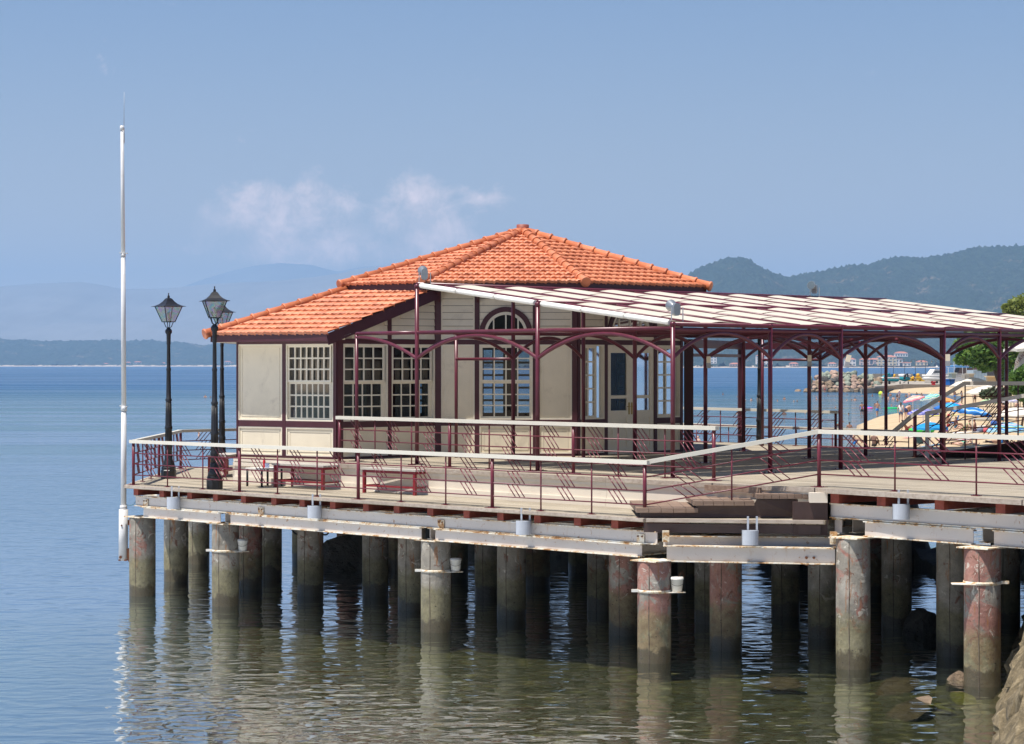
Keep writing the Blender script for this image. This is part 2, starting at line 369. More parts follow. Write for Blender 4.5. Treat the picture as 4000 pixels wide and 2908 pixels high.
# ================================================================== SETTING: sea, seabed, sand, hills
def watermat():
    m, t, b = newmat('sea_water'); t.nodes.remove(b)
    c = N(t, 'ShaderNodeTexCoord'); P_ = c.outputs['Object']; s = sep(t, P_)
    dist = s[1]
    # ripples: long crests across the view
    def wv(sx, sy, sc, det, ro, di, rot=0):
        mp = N(t, 'ShaderNodeMapping'); mp.inputs['Scale'].default_value = (sx, sy, 1); mp.inputs['Rotation'].default_value = (0, 0, R(rot))
        t.links.new(P_, mp.inputs[0]); return nz(t, mp.outputs[0], sc, det, ro, di)
    h1 = wv(.55, 1.0, 1.0, 2, .5, .6, 8)
    h2 = wv(.8, 1.0, 2.4, 1, .35, .6, -14)
    h3 = wv(.9, 1.0, 11.0, 3, .55, .3, 20)
    big = wv(.25, 1.0, .22, 4, .55, .4, 5)
    calm = wv(.012, .09, .55, 4, .55, .4, 3)
    calmf = mr(t, calm, .42, .62, .35, 1.25)
    near = mr(t, dist, 70, 220, 0, 1)
    h = mth(t, 'ADD', mth(t, 'MULTIPLY', h1, mr(t, dist, 33, 60, .022, .04)), mth(t, 'MULTIPLY', h2, mr(t, dist, 33, 60, .024, .022)))
    h = mth(t, 'ADD', h, mth(t, 'MULTIPLY', h3, mr(t, dist, 35, 90, .0007, .006)))
    h = mth(t, 'ADD', h, mth(t, 'MULTIPLY', big, mr(t, dist, 60, 260, .0, .5)))
    h = mth(t, 'MULTIPLY', h, mix_f(t, near, .95, calmf))
    bp = N(t, 'ShaderNodeBump'); bp.inputs['Distance'].default_value = 1.0; bp.inputs['Strength'].default_value = 1.0
    t.links.new(h, bp.inputs['Height'])
    fr = N(t, 'ShaderNodeFresnel'); fr.inputs[0].default_value = 1.333; t.links.new(bp.outputs[0], fr.inputs['Normal'])
    gl = N(t, 'ShaderNodeBsdfGlossy'); t.links.new(bp.outputs[0], gl.inputs['Normal'])
    t.links.new(mr(t, dist, 80, 900, .02, .22), gl.inputs['Roughness'])
    gl.inputs[0].default_value = (.9, .93, .96, 1)
    tr = N(t, 'ShaderNodeBsdfTransparent'); tr.inputs[0].default_value = (.80, .84, .68, 1)
    df = N(t, 'ShaderNodeBsdfDiffuse')
    # turbid body colour: greener in the shallows, bluer out at sea
    vshal = mr(t, dist, 45, 600, 0, 1)
    t.links.new(mix(t, vshal, (.09, .16, .16), (.012, .065, .15)), df.inputs[0])
    x = s[0]
    turb = mth(t, 'ADD', mr(t, dist, 48, 120, 0, 1), mr(t, mth(t, 'ADD', x, mth(t, 'MULTIPLY', dist, .12)), 1.5, -5.5, 0, .75), clamp=True)
    turb = mth(t, 'MAXIMUM', turb, .04)
    bd = N(t, 'ShaderNodeMixShader'); t.links.new(turb, bd.inputs[0]); t.links.new(tr.outputs[0], bd.inputs[1]); t.links.new(df.outputs[0], bd.inputs[2])
    ms = N(t, 'ShaderNodeMixShader')
    frc = mth(t, 'MINIMUM', mth(t, 'MULTIPLY', fr.outputs[0], mr(t, dist, 38, 60, .72, 1.0)), mth(t, 'MULTIPLY', mr(t, dist, 60, 500, .9, .40), mix_f(t, near, 1., mr(t, calm, .40, .60, 1.25, .80))))
    t.links.new(frc, ms.inputs[0]); t.links.new(bd.outputs[0], ms.inputs[1]); t.links.new(gl.outputs[0], ms.inputs[2])
    t.links.new(ms.outputs[0], t.nodes['Material Output'].inputs[0]); return m
def mix_f(t, f, a, b):
    m = N(t, 'ShaderNodeMix', data_type='FLOAT')
    for i, v in ((0, f), (2, a), (3, b)):
        if isinstance(v, (int, float)): m.inputs[i].default_value = v
        else: t.links.new(v, m.inputs[i])
    return m.outputs[0]
M['water'] = watermat()
mb = MB(); mb.add([(-30000, -60, WZ), (30000, -60, WZ), (30000, 32600, WZ), (-30000, 32600, WZ)], [(0, 1, 2, 3)])
tag(mb.build('sea', 'water'), 'calm blue sea, olive green and see-through over the stones near the pier', kind='structure')

SH = [(20, 3.9), (32.4, 7.0), (38.3, 8.35), (45, 10.2), (52, 12.2), (58, 13.2), (68, 14.3), (100, 20.5), (130, 21.5), (153.7, 22.9), (176, 26.2), (202, 30.4), (230.6, 36.7), (247, 43.8),
      (315, 61.7), (393, 78.6), (424, 77), (440, 73.5), (452, 74), (470, 80), (600, 112), (900, 170)]
def shoreX(D):
    for (a, b), (c, d) in zip(SH, SH[1:]):
        if a <= D <= c: return b+(d-b)*(D-a)/(c-a)
    return SH[0][1] if D < SH[0][0] else SH[-1][1]
def sandz(x, D):
    t = x-shoreX(D)
    if t < 0: return max(-.12+t*.12, -.45-.03*abs(t)) if t > -3 else -.48+.05*(t+3)
    return .95*(1-math.exp(-t/3.5))+.010*t
def fn(x, y, s, z=0): return noise.noise(Vector((x*s, y*s, z)))
# seabed
def bedmat():
    m, t, b = newmat('stony_seabed'); v = coords(t, (1, 1.3, 1))
    vo = N(t, 'ShaderNodeTexVoronoi'); vo.inputs['Scale'].default_value = 2.6; t.links.new(v, vo.inputs['Vector'])
    s = sep(t, vo.outputs['Color'])
    col = ramp(t, s[0], [(0, (.11, .10, .04)), (.4, (.22, .20, .085)), (.75, (.31, .28, .13)), (1, (.46, .42, .24))])
    col = mix(t, mr(t, vo.outputs['Distance'], .15, .5, 0, .75), col, (.045, .045, .02))
    g = nz(t, v, .7, 6, .7, .5); col = mix(t, mr(t, g, .4, .68, 0, .75), col, (.07, .075, .032))
    g2 = nz(t, v, 7, 5, .7); col = mix(t, mr(t, g2, .5, .8, 0, .5), col, (.24, .21, .13))
    t.links.new(col, b.inputs['Base Color']); b.inputs['Roughness'].default_value = .9
    bump(t, b, mth(t, 'ADD', vo.outputs['Distance'], g2), .12); return m
M['bed'] = bedmat()
mb = MB(); nx, ny = 90, 110; vs = []; fs = []
for j in range(ny+1):
    D = 12+(150-12)*j/ny
    for i in range(nx+1):
        x = -34+ (shoreX(D)+4+34)*i/nx; t = shoreX(D)-x
        z = -.10-.22*(1-math.exp(-t/6.))-.012*max(t-8, 0)-.01*max(D-55, 0)+.07*fn(x, D, .8)+.05*fn(x, D, 2.3)
        if t < 0: z = -.1
        vs.append((x, D, min(z, -.06) if t > .6 else z))
for j in range(ny):
    for i in range(nx): a = j*(nx+1)+i; fs.append((a, a+1, a+nx+2, a+nx+1))
mb.add(vs, fs, True); tag(mb.build('seabed', 'bed'), 'stony olive brown seabed under the water', kind='structure')
mb = MB(); mb.add([(-400, -60, -7), (500, -60, -7), (500, 900, -7), (-400, 900, -7)], [(0, 1, 2, 3)])
tag(mb.build('deep_seabed', plain('deep_bed', (.03, .06, .06), .9)), 'deep dark seabed far below the water', kind='structure')
# sand
def sandmat():
    m, t, b = newmat('beach_sand'); v = coords(t)
    col = ramp(t, nz(t, v, .35, 6, .65), [(.3, (.38, .28, .165)), (.7, (.50, .385, .24))])
    col = mix(t, mr(t, nz(t, v, 2.5, 5, .7), .55, .75, 0, .5), col, (.28, .20, .12))
    z = sep(t, v)[2]; col = mix(t, mr(t, z, .35, .05, 0, .55), col, (.22, .165, .105))
    t.links.new(col, b.inputs['Base Color']); b.inputs['Roughness'].default_value = .9; bump(t, b, nz(t, v, 4, 5, .7), .08); return m
M['sand'] = sandmat()
mb = MB(); vs = []; fs = []; ny, nx = 150, 46
for j in range(ny+1):
    D = 84+(560-84)*j/ny
    for i in range(nx+1):
        u = i/nx; t = -3+ 260*u**2.2; x = shoreX(D)+t
        vs.append((x, D, sandz(x, D)+(.05*fn(x, D, .5)+.03*fn(x, D, 1.3))*min(1, max(0, t/2))))
for j in range(ny):
    for i in range(nx): a = j*(nx+1)+i; fs.append((a, a+1, a+nx+2, a+nx+1))
mb.add(vs, fs, True); tag(mb.build('beach', 'sand'), 'golden sand beach curving round the bay', kind='structure')
# embankment beside and beneath the pier
def rockmat(name, a, b_, c, sc=1.5, bd=.12):
    m, t, b = newmat(name); v = coords(t)
    oi = N(t, 'ShaderNodeObjectInfo')
    g = nz(t, v, sc, 7, .68, .4); col = ramp(t, g, [(.3, a), (.5, b_), (.7, c)])
    col = mix(t, mr(t, nz(t, v, sc*9, 4, .7), .55, .7, 0, .6), col, tuple(x*.35 for x in a))
    t.links.new(col, b.inputs['Base Color']); b.inputs['Roughness'].default_value = .9
    bump(t, b, mth(t, 'ADD', g, mth(t, 'MULTIPLY', nz(t, v, sc*7, 5, .7), .4)), bd); return m
M['encrust'] = rockmat('encrusted_concrete', (.05, .04, .02), (.17, .13, .07), (.34, .27, .16), 5.0, .1)
mb = MB(); vs = []; fs = []; ny, nx = 200, 64
for j in range(ny+1):
    D = 18+(70-18)*(j/ny)**1.25
    for i in range(nx+1):
        u = i/nx; t = -.7+9*u**2.0; x = shoreX(D)+t
        z = -.35 if t < -.3 else min(1.75, (t+.05)*1.9)
        if D > 60: z -= (D-60)*.18
        if D < 24: z -= (24-D)*.2
        q = Vector((x, D, z)); am = min(1, max(.3, t+.8))
        d = Vector([noise.noise(q*f+Vector((o, o, o)))*a for f, a, o in ((1.4, .30, 3), (1.5, .30, 9), (1.3, .2, 21))])*am
        d += Vector([noise.noise(q*f+Vector((o, o, o)))*a for f, a, o in ((5., .13, 5), (5.5, .13, 11), (6, .12, 25))])*am
        d += Vector([noise.noise(q*f+Vector((o, o, o)))*a for f, a, o in ((14., .07, 5), (15, .07, 11), (16, .07, 25))])*am
        vs.append(q+d)
for j in range(ny):
    for i in range(nx): a = j*(nx+1)+i; fs.append((a, a+1, a+nx+2, a+nx+1))
mb.add(vs, fs, False); tag(mb.build('embankment', 'encrust'), 'rough encrusted shore embankment at the right of the water', kind='structure')

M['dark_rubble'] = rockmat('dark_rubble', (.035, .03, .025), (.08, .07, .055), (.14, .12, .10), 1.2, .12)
def mound(x0, x1, Da, Db, hh, name, label):
    mb = MB(); n, m = 70, 22; vs = []; fs = []
    for i in range(n+1):
        for j in range(m+1):
            u, w = i/n, j/m; D = Da+(Db-Da)*w; X = (x0+(x1-x0)*u-2000)/FP*((Da+Db)/2)
            e = min(1, 9*min(u, 1-u))**.6*min(1, 4*min(w, 1-w))**.7
            vs.append((X, D, -.6+(hh+.6)*e*(1+.22*fn(X, D, .7))+.18*fn(X, D, 1.9, 3)*e))
    for i in range(n):
        for j in range(m): a = i*(m+1)+j; fs.append((a, a+m+1, a+m+2, a+1))
    mb.add(vs, fs, True); tag(mb.build(name, 'dark_rubble'), label, kind='structure')
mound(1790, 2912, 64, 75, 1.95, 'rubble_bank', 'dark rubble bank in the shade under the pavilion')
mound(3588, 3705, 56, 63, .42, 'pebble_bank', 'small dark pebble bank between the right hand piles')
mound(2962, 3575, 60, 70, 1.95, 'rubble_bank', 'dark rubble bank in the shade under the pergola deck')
# hills
def hillmat(name, a, b_, c, sc):
    m, t, b = newmat(name); v = coords(t)
    g = nz(t, v, sc, 8, .68); col = ramp(t, g, [(.35, a), (.52, b_), (.68, c)])
    h = nz(t, v, sc*.22, 6, .7, .6); col = mix(t, mr(t, h, .58, .68, 0, .6), col, (.20, .15, .11))
    t.links.new(col, b.inputs['Base Color']); b.inputs['Roughness'].default_value = .95; bump(t, b, g, 14/sc/40); return m
M['mountain'] = plain('haze_paled_mountain', (.17, .17, .175), .95, .12, .0012)  # far ridges paled to put extra haze into their colour
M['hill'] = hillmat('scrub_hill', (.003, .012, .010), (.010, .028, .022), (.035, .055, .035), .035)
def hill(name, prof, D0, D1, label, n=260, rows=46, rough=1., tree=0., ysh=0.):
    x0, x1 = prof[0][0], prof[-1][0]; mb = MB(); vs = []; fs = []
    def py(x):
        for (a, b), (c, d) in zip(prof, prof[1:]):
            if a <= x <= c:
                u = (x-a)/(c-a); return b+(d-b)*u
        return prof[-1][1]
    for i in range(n+1):
        x = x0+(x1-x0)*i/n; v = HY-(py(x-12)+2*py(x)+py(x+12))/4.
        H = max(CZ+v*D1/FP, 12)
        for j in range(rows+1):
            u = j/rows
            D = D0+(D1-D0)*u if u <= 1 else D1
            X = (x-2000)/FP*D1
            e = H*(u**1.15)
            amp = rough*H*.10*min(1, 4*u)*(1-u**6)
            e += amp*(noise.fractal(Vector((X/D1*26, D/(D1-D0)*2.6, D0*.001)), .9, 2.1, 5))*1.6
            e += tree*abs(noise.noise(Vector((X*.045, D*.02, 2))))+tree*.8*abs(noise.noise(Vector((X*.11, D*.05, 5))))
            if u >= .985: e = min(e, H+tree*1.1)
            vs.append((X*(.97+.03*u), D, max(e, 0.5 if u < .02 else 3)))
        X = (x-2000)/FP*D1; vs.append((X, D1*1.12, 0))
    k = rows+2
    for i in range(n):
        for j in range(rows+1): a = i*k+j; fs.append((a, a+k, a+k+1, a+1))
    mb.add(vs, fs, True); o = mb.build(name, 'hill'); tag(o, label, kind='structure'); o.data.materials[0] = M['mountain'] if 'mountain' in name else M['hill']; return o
hill('hill', [(1500, 1440), (1900, 1385), (2150, 1330), (2400, 1230), (2560, 1150), (2697, 1072), (2723, 1056), (2790, 1028), (2830, 1013), (2860, 1009), (2890, 1014), (2917, 1026), (2960, 1050), (3000, 1067), (3079, 1086), (3168, 1070), (3220, 1061), (3309, 1041), (3384, 1040), (3441, 1019),
     (3529, 1006), (3639, 1010), (3705, 999), (3772, 981), (3838, 968), (3970, 966), (4100, 955), (4400, 930)], 5200, 8300, 'green wooded hill rising behind the beach', n=620, rows=70, tree=17)
hill('low_hills', [(-400, 1340), (0, 1327), (90, 1330), (200, 1338), (300, 1334), (430, 1332), (532, 1334), (600, 1333), (665, 1342), (708, 1339), (760, 1350), (779, 1356), (841, 1348), (925, 1339), (1100, 1336), (1400, 1335), (1700, 1350), (2100, 1372), (2500, 1400)],
     10500, 12300, 'low wooded headland across the water at the left', n=420, rows=30, rough=.8, tree=18)
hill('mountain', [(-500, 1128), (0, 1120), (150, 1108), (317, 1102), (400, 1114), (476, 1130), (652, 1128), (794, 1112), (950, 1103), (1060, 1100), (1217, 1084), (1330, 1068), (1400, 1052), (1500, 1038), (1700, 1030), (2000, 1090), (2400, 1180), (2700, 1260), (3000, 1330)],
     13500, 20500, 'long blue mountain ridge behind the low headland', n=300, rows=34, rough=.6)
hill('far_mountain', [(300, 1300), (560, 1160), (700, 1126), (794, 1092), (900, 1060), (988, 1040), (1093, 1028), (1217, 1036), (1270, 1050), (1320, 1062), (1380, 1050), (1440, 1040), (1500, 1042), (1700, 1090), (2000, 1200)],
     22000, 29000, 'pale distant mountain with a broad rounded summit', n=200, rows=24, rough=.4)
# pale strip of far shore
mb = MB()
mb.add([((2500-2000)/FP*5150, 5150, .02), ((4300-2000)/FP*5150, 5150, .02), ((4300-2000)/FP*5260, 5260, 5), ((2500-2000)/FP*5260, 5260, 5)], [(0, 1, 2, 3)])
mb.add([((-400-2000)/FP*10400, 10400, .02), ((1500-2000)/FP*10400, 10400, .02), ((1500-2000)/FP*10560, 10560, 7), ((-400-2000)/FP*10560, 10560, 7)], [(0, 1, 2, 3)])
tag(mb.build('far_shore', plain('far_shore_sand', (.42, .34, .26), .9, .3, .05)), 'pale strip of beach at the foot of the far hills', kind='structure')
# haze
hz = MB(); hz.box((0, 16300, 696), (62000, 33000, 1408)); ho = hz.build('haze', [])
hm, ht, hb = newmat('haze'); ht.nodes.remove(hb)
pv = N(ht, 'ShaderNodeVolumePrincipled'); pv.inputs['Color'].default_value = (.285, .465, .70, 1); pv.inputs['Density'].default_value = HAZE = 0.62e-4
pv.inputs['Anisotropy'].default_value = .0
ht.links.new(pv.outputs[0], ht.nodes['Material Output'].inputs['Volume']); ho.data.materials.append(hm)
tag(ho, 'blue summer haze over the whole bay', kind='stuff')
# far houses
def house(name, x, y, D, w, d, h, floors, cols, wall, roofc, label, rz=0.):
    """x,y = pixel of the base; w,d,h metres"""
    p = PD(x, y, D); e = empty(name, p, label, 'house', 'houses on the far shore')
    b = MB(); b.box(p+V(0, 0, h/2), (w, d, h), rz); b.build('wall', wall, e)
    r = MB(); ow = w/2+.8; od = d/2+.8
    c = [V(-ow, -od, h), V(ow, -od, h), V(ow, od, h), V(-ow, od, h), V(-ow*.45, 0, h+min(w, d)*.26), V(ow*.45, 0, h+min(w, d)*.26)]
    cs, sn = math.cos(rz), math.sin(rz); c = [p+V(q.x*cs-q.y*sn, q.x*sn+q.y*cs, q.z) for q in c]
    r.add(c, [(0, 1, 5, 4), (1, 2, 5), (2, 3, 4, 5), (3, 0, 4), (3, 2, 1, 0)]); r.build('roof', roofc, e)
    wd = MB()
    for f in range(floors):
        for k in range(cols):
            q = V((k+.5)/cols*w-w/2, -d/2-.05, (f+.45)*h/floors); q = V(q.x*cs-q.y*sn, q.x*sn+q.y*cs, q.z)
            wd.box(p+q, (w/cols*.5, .3, h/floors*.5), rz)
    wd.build('window', M['lensglass'], e)
    return e
wc = plain('white_house_wall', (.66, .62, .56), .8, .05, .2); wy = plain('cream_house_wall', (.62, .52, .34), .8, .05, .2); rc = plain('red_house_roof', (.42, .15, .09), .8, .2, .3); ww = plain('pink_house_wall', (.55, .40, .34), .8, .05, .2)
DH = 5185
HS = [(2985, 1424, 38, 14, 20, 4, 5, wc, 'white stepped hotel low on the hill seen between the pergola posts'), (2780, 1421, 22, 12, 17, 3, 3, wc, 'white tower house with pink roof seen low through the left pergola bays'),
      (3519, 1394, 30, 14, 8, 1, 5, wc, 'white villa with red roof standing alone halfway up the hill'), (3463, 1429, 44, 16, 20, 3, 5, wy, 'large yellow apartment house with a row of balconies by the far shore'),
      (3502, 1430, 26, 12, 16, 2, 3, wc, 'white cubic house right of the yellow apartment house'), (3383, 1427, 30, 12, 13, 2, 4, ww, 'pink house with red roof left of the yellow apartment house'),
      (3416, 1422, 22, 12, 10, 2, 3, ww, 'pink house with red roof higher on the slope, beside the yellow apartment house'), (3320, 1430, 26, 12, 15, 2, 3, wc, 'white house with red roof seen beside the grey wall lamp'),
      (3535, 1430, 26, 12, 7, 1, 3, wc, 'small flat white house among trees right of the white cubic house'), (3600, 1428, 26, 12, 8, 1, 3, wy, 'low sandy house under the trees at the right of the far shore'),
      (3100, 1431, 20, 10, 6, 1, 3, ww, 'small pink house at the waterline below the hill'), (3250, 1431, 18, 10, 6, 1, 3, wc, 'small white house at the waterline left of the rocks'), (2870, 1431, 24, 10, 5, 1, 4, ww, 'long low pink building at the waterline left of the white hotel')]
for (x, y, w, d, h, fl, co, wl, lb) in HS: house('house', x, y, DH, w, d, h, fl, co, wl, rc, lb)
LH = [(412, 1428, 34, 7, 'long white shed on the far left shore, left of the mast foot'), (501, 1427, 22, 12, 'small white house with red roof just right of the white mast'), (538, 1427, 36, 14, 'wider white house with red roof, second right of the white mast'), (638, 1427, 20, 9, 'tiny white house behind the first street lamp'),
      (889, 1427, 30, 16, 'white house with red roof far across the water beside the pavilion wall'), (908, 1428, 16, 10, 'tiny pale house touching the pavilion wall corner far across the water'), (752, 1428, 8, 8, 'tiny white tower house between the two street lamps')]
for (x, y, w, h, lb) in LH: house('house', x, y, 10650, w, 14, h, 1, 3, wc, rc, lb)
# ================================================================== PIER
ZL, ZU = CZ-2.79, CZ-2.22
pier = empty('pier', (0, 50, 0), 'timber decked pier on white steel beams carrying the pavilion', 'pier')
LOW = [(-8.96, 52.35), (2.43, 41.02), (5.62, 40.45), (7.2, 44), (12, 60), (11, 61.5), (5.4, 69.3), (-2, 70), (-9.1, 61.4)]
UP = [(-6.60, 53.55), (-3.84, 50.62), (3.80, 42.42), (5.50, 40.72), (8.41, 37.0), (14, 30.5), (24, 40), (16.5, 61.4), (9.2, 61.3), (5.0, 66.8), (-6.75, 68)]
def plate(name, poly, z0, z1, mat, parent):
    b = MB(); b.prism(poly, z0, z1); return b.build(name, mat, parent)
plate('lower_deck', LOW, ZL-.07, ZL, 'deck', pier)
plate('upper_deck', UP, ZU-.07, ZU, 'deck', pier)
def off(a, b, d):   # shift a segment sideways towards the camera
    a, b = Vector(a), Vector(b); u = (b-a).normalized(); n = Vector((u.y, -u.x))
    if n.y > 0: n = -n
    return a+n*d, b+n*d
def edge_board(a, b, z, h, t, mat, name, d=.02, n=5):
    p, q = off(a, b, d); L = (q-p).length; m = max(1, int(L/2.6)); bb = MB()
    for i in range(m):
        s, e = p.lerp(q, i/m), p.lerp(q, (i+1)/m-.006/L)
        bb.beam((s.x, s.y, z-h/2+.004*(i % 2)), (e.x, e.y, z-h/2+.004*((i+1) % 2)), t, h)
    return bb.build(name, mat, pier)
edge_board((-8.98, 52.37), (2.43, 41.0), ZL+.006, .062, .08, 'edgewood', 'edge_board')
edge_board((2.45, 41.0), (5.6, 40.43), ZL+.006, .062, .08, 'edgewood', 'edge_board')
edge_board((-8.98, 52.35), (-9.12, 61.4), ZL+.006, .062, .06, 'edgewood', 'edge_board', 0)
edge_board((-3.84, 50.62), (3.80, 42.42), ZU+.006, .085, .08, 'edgewood', 'edge_board')
edge_board((3.82, 42.40), (5.50, 40.72), ZU+.006, .085, .08, 'edgewood', 'edge_board')
edge_board((5.52, 40.70), (8.41, 37.0), ZU+.006, .085, .08, 'edgewood', 'edge_board')
edge_board((8.42, 36.98), (14, 30.5), ZU+.006, .085, .08, 'edgewood', 'edge_board')
edge_board((-6.6, 53.55), (-3.86, 50.64), ZU+.006, .06, .06, 'riser', 'edge_board', .0)
# cream riser between the two decks, with its projecting middle band
rb = MB()
for a, b in (((-6.58, 53.57), (-3.84, 50.66)), ((-3.84, 50.66), (3.80, 42.46)), ((3.80, 42.46), (5.50, 40.76))):
    for z0, z1, d in ((ZL+.002, ZL+.16, .035), (ZL+.16, ZU-.16, .0), (ZU-.16, ZU-.072, .03)):
        p, q = off(a, b, d); L = (q-p).length; m = max(1, int(L/2.44))
        for i in range(m):
            s, e = p.lerp(q, i/m), p.lerp(q, (i+1)/m-.005/L); rb.beam((s.x, s.y, (z0+z1)/2), (e.x, e.y, (z0+z1)/2), .05, z1-z0)
rb.beam((-6.62, 53.6, (ZL+ZU)/2-.03), (-6.74, 60, (ZL+ZU)/2-.03), .05, ZU-ZL-.1)
rb.build('riser', 'riser', pier)
# joists: red timber ends under the edge
A2, B2 = Vector((-8.9, 52.40)), Vector((2.43, 41.10)); ud = (B2-A2).normalized(); nd = Vector((-ud.y, ud.x));
if nd.y < 0: nd = -nd
k = 0; s = .25; L = (B2-A2).length
JS = []
while s < L:
    JS.append(s); s += 1.0+.06*math.sin(k*2.1); k += 1
for s in JS:
    p = A2+ud*s; q = p+nd*8.5; b = MB(); b.beam((p.x, p.y, ZL-.145), (q.x, q.y, ZL-.145), .17, .15); b.build('joist', 'redjoist', pier)
for s in (.06, 1.15, 2.45, 3.75, 5.1, 6.4):
    a = Vector((5.75, 40.45)); u = (Vector((14, 30.5))-a).normalized(); n = Vector((-u.y, u.x)); n = n if n.y > 0 else -n
    p = a+u*s; q = p+n*9; b = MB(); b.beam((p.x, p.y, ZU-.165), (q.x, q.y, ZU-.165), .20, .17); b.build('joist', 'redjoist', pier)
# I-beams
def ibeam(a, b, zt, h, w=.16, name='steel_beam', par=None):
    a, b = Vector(a), Vector(b); g = MB(); f = .022
    g.beam((a.x, a.y, zt-h/2), (b.x, b.y, zt-h/2), .016, h-2*f)
    for z in (zt-f/2, zt-h+f/2): g.beam((a.x, a.y, z), (b.x, b.y, z), w, f-.002, 1)
    return g.build(name, ['steel', 'flange'], par or pier)
def onfront(x, d=0.0, base=((-8.96, 52.35), (2.43, 41.02))):
    """point of the front line whose picture column is x, pushed back by d"""
    a, b = Vector(base[0]), Vector(base[1]); u = (b-a).normalized(); n = Vector((-u.y, u.x)); n = n if n.y > 0 else -n
    a = a+n*d; k = (x-2000)/FP; t = (k*a.y-a.x)/(u.x-k*u.y); return a+u*t
Z1 = ZL-.228; 
ibeam(onfront(531, .12), onfront(2568, .12), Z1, .245, .10)
Z2 = Z1-.25
for x0, x1 in ((562, 862), (902, 1647), (1702, 2508)): ibeam(onfront(x0, .11), onfront(x1, .11), Z2, .245, .13)
ibeam(onfront(560, 3.2), onfront(2560, 3.2), Z2, .245)
ibeam(onfront(620, 6.4), onfront(2500, 6.4), Z2, .245)
for x in (600, 880, 1300, 1680, 2100, 2480):     # cross beams running back from each front pile
    p = onfront(x, .20); q = onfront(x, .20)+nd*9; ibeam(p, q, Z2-.004, .237)
ibeam((2.75, 40.95), (5.9, 40.65), ZL-.30, .20)
ibeam((2.80, 40.75), (5.75, 40.1), CZ-(2125-HY)*41.0/FP, .30)
RB = ((5.62, 40.60), (14, 30.65))
ibeam(onfront(3246, .12, RB), onfront(4200, .12, RB), ZU-.26, .27, .10)
ibeam(onfront(3380, .11, RB), onfront(3802, .11, RB), ZU-.54, .28, .13)
ibeam(onfront(3884, .11, RB), onfront(4300, .11, RB), ZU-.54, .28, .13)
ibeam(onfront(3262, .22, RB), onfront(3290, .22, RB), ZU-.54, .28)
for x in (3330, 3840): p = onfront(x, .5, RB); ibeam(p, p+Vector((7, 7)), ZU-.545, .27)
for q_, h_ in (((2.78, 40.72, CZ-(2094-HY)*40.8/FP), .20), ((5.73, 40.15, CZ-(2100-HY)*40.3/FP), .22)): g = MB(); g.box(q_, (.12, .10, h_)); g.build('stub_post', 'flange', pier)
# bolted cleats
for x, zt in ((572, Z1), (1022, Z1), (1725, Z1), (2505, Z1)):
    p = onfront(x, .11); g = MB(); n = -nd
    g.beam((p.x+n.x*.02-ud.x*.09, p.y+n.y*.02-ud.y*.09, zt-.15), (p.x+n.x*.02+ud.x*.09, p.y+n.y*.02+ud.y*.09, zt-.15), .014, .17)
    g.beam((p.x+n.x*.06-ud.x*.1, p.y+n.y*.06-ud.y*.1, zt-.243), (p.x+n.x*.06+ud.x*.08, p.y+n.y*.06+ud.y*.08, zt-.243), .11, .014)
    for dx in (-.05, .05): q = p+ud*dx; g.tube([(q.x, q.y, zt-.11), (q.x+n.x*.05, q.y+n.y*.05, zt-.11)], .016, 6, mi=1)
    g.build('bolted_cleat', ['flange', 'rust'], pier)
for dx in (0, .13):
    for dz in (0, .12): g = MB(); g.tube([(5.25+dx, 40.24, 2.1+dz-.2), (5.25+dx, 40.14, 2.1+dz-.2)], .024, 8); g.build('bolt', 'rust', pier)
# brown fascia boards of the lower landing and the side of the upper deck
def board(a, b, z0, z1, t, mat, name):
    g = MB(); g.beam((a[0], a[1], (z0+z1)/2), (b[0], b[1], (z0+z1)/2), t, z1-z0); return g.build(name, mat, pier)
board((2.40, 41.02), (5.55, 40.50), ZL-.245, ZL-.082, .05, 'darkbrown', 'fascia_board')
g = MB(); g.box((5.37, 40.60, ZL+.03), (.62, .12, .60)); g.build('corner_board', 'darkbrown', pier)
g = MB(); g.box((5.51, 40.56, ZU-.16), (.32, .16, .18)); g.build('white_corner_board', 'riser', pier)
# steps from the lower to the upper deck
stp = empty('wooden_steps', (4, 41.5, ZL), 'brown plank steps climbing from the lower deck to the upper deck', 'steps')
def tread(x0, x1, y0, z, back, n):
    g = MB()
    for i in range(n):
        xa = x0+(x1-x0)*i/n; xb = x0+(x1-x0)*(i+1)/n-.008; m = (xa+xb)/2
        yb = min(y0+back, 42.42-(m-3.80)*1.0-.06 if m > 3.8 else 42.42+(3.8-m)*1.073-.06)
        g.box(((xa+xb)/2, (y0+yb)/2, z-.045), (xb-xa, yb-y0, .085))
    g.build('tread', 'stepwood', stp)
tread(2.27, 3.40, 41.05, ZL+.19, 2.4, 5); tread(3.30, 4.42, 41.0, ZL+.325, 2.2, 6); tread(4.44, 5.42, 40.90, ZL+.455, 2, 7)
g = MB(); g.beam((3.62, 42.2, ZL+.50), (4.55, 41.2, ZL+.50), .05, .11); g.build('landing_edge', 'stepwood', stp)
g = MB(); g.extr([(2.34, 41.12, ZL+.02), (5.35, 41.02, ZL+.02), (5.40, 41.02, ZL+.35), (4.46, 41.02, ZL+.35), (4.40, 41.04, ZL+.24), (3.36, 41.06, ZL+.235), (3.32, 41.1, ZL+.10), (2.34, 41.12, ZL+.10)], (0, .05, 0)); g.build('stringer', 'darkbrown', stp)
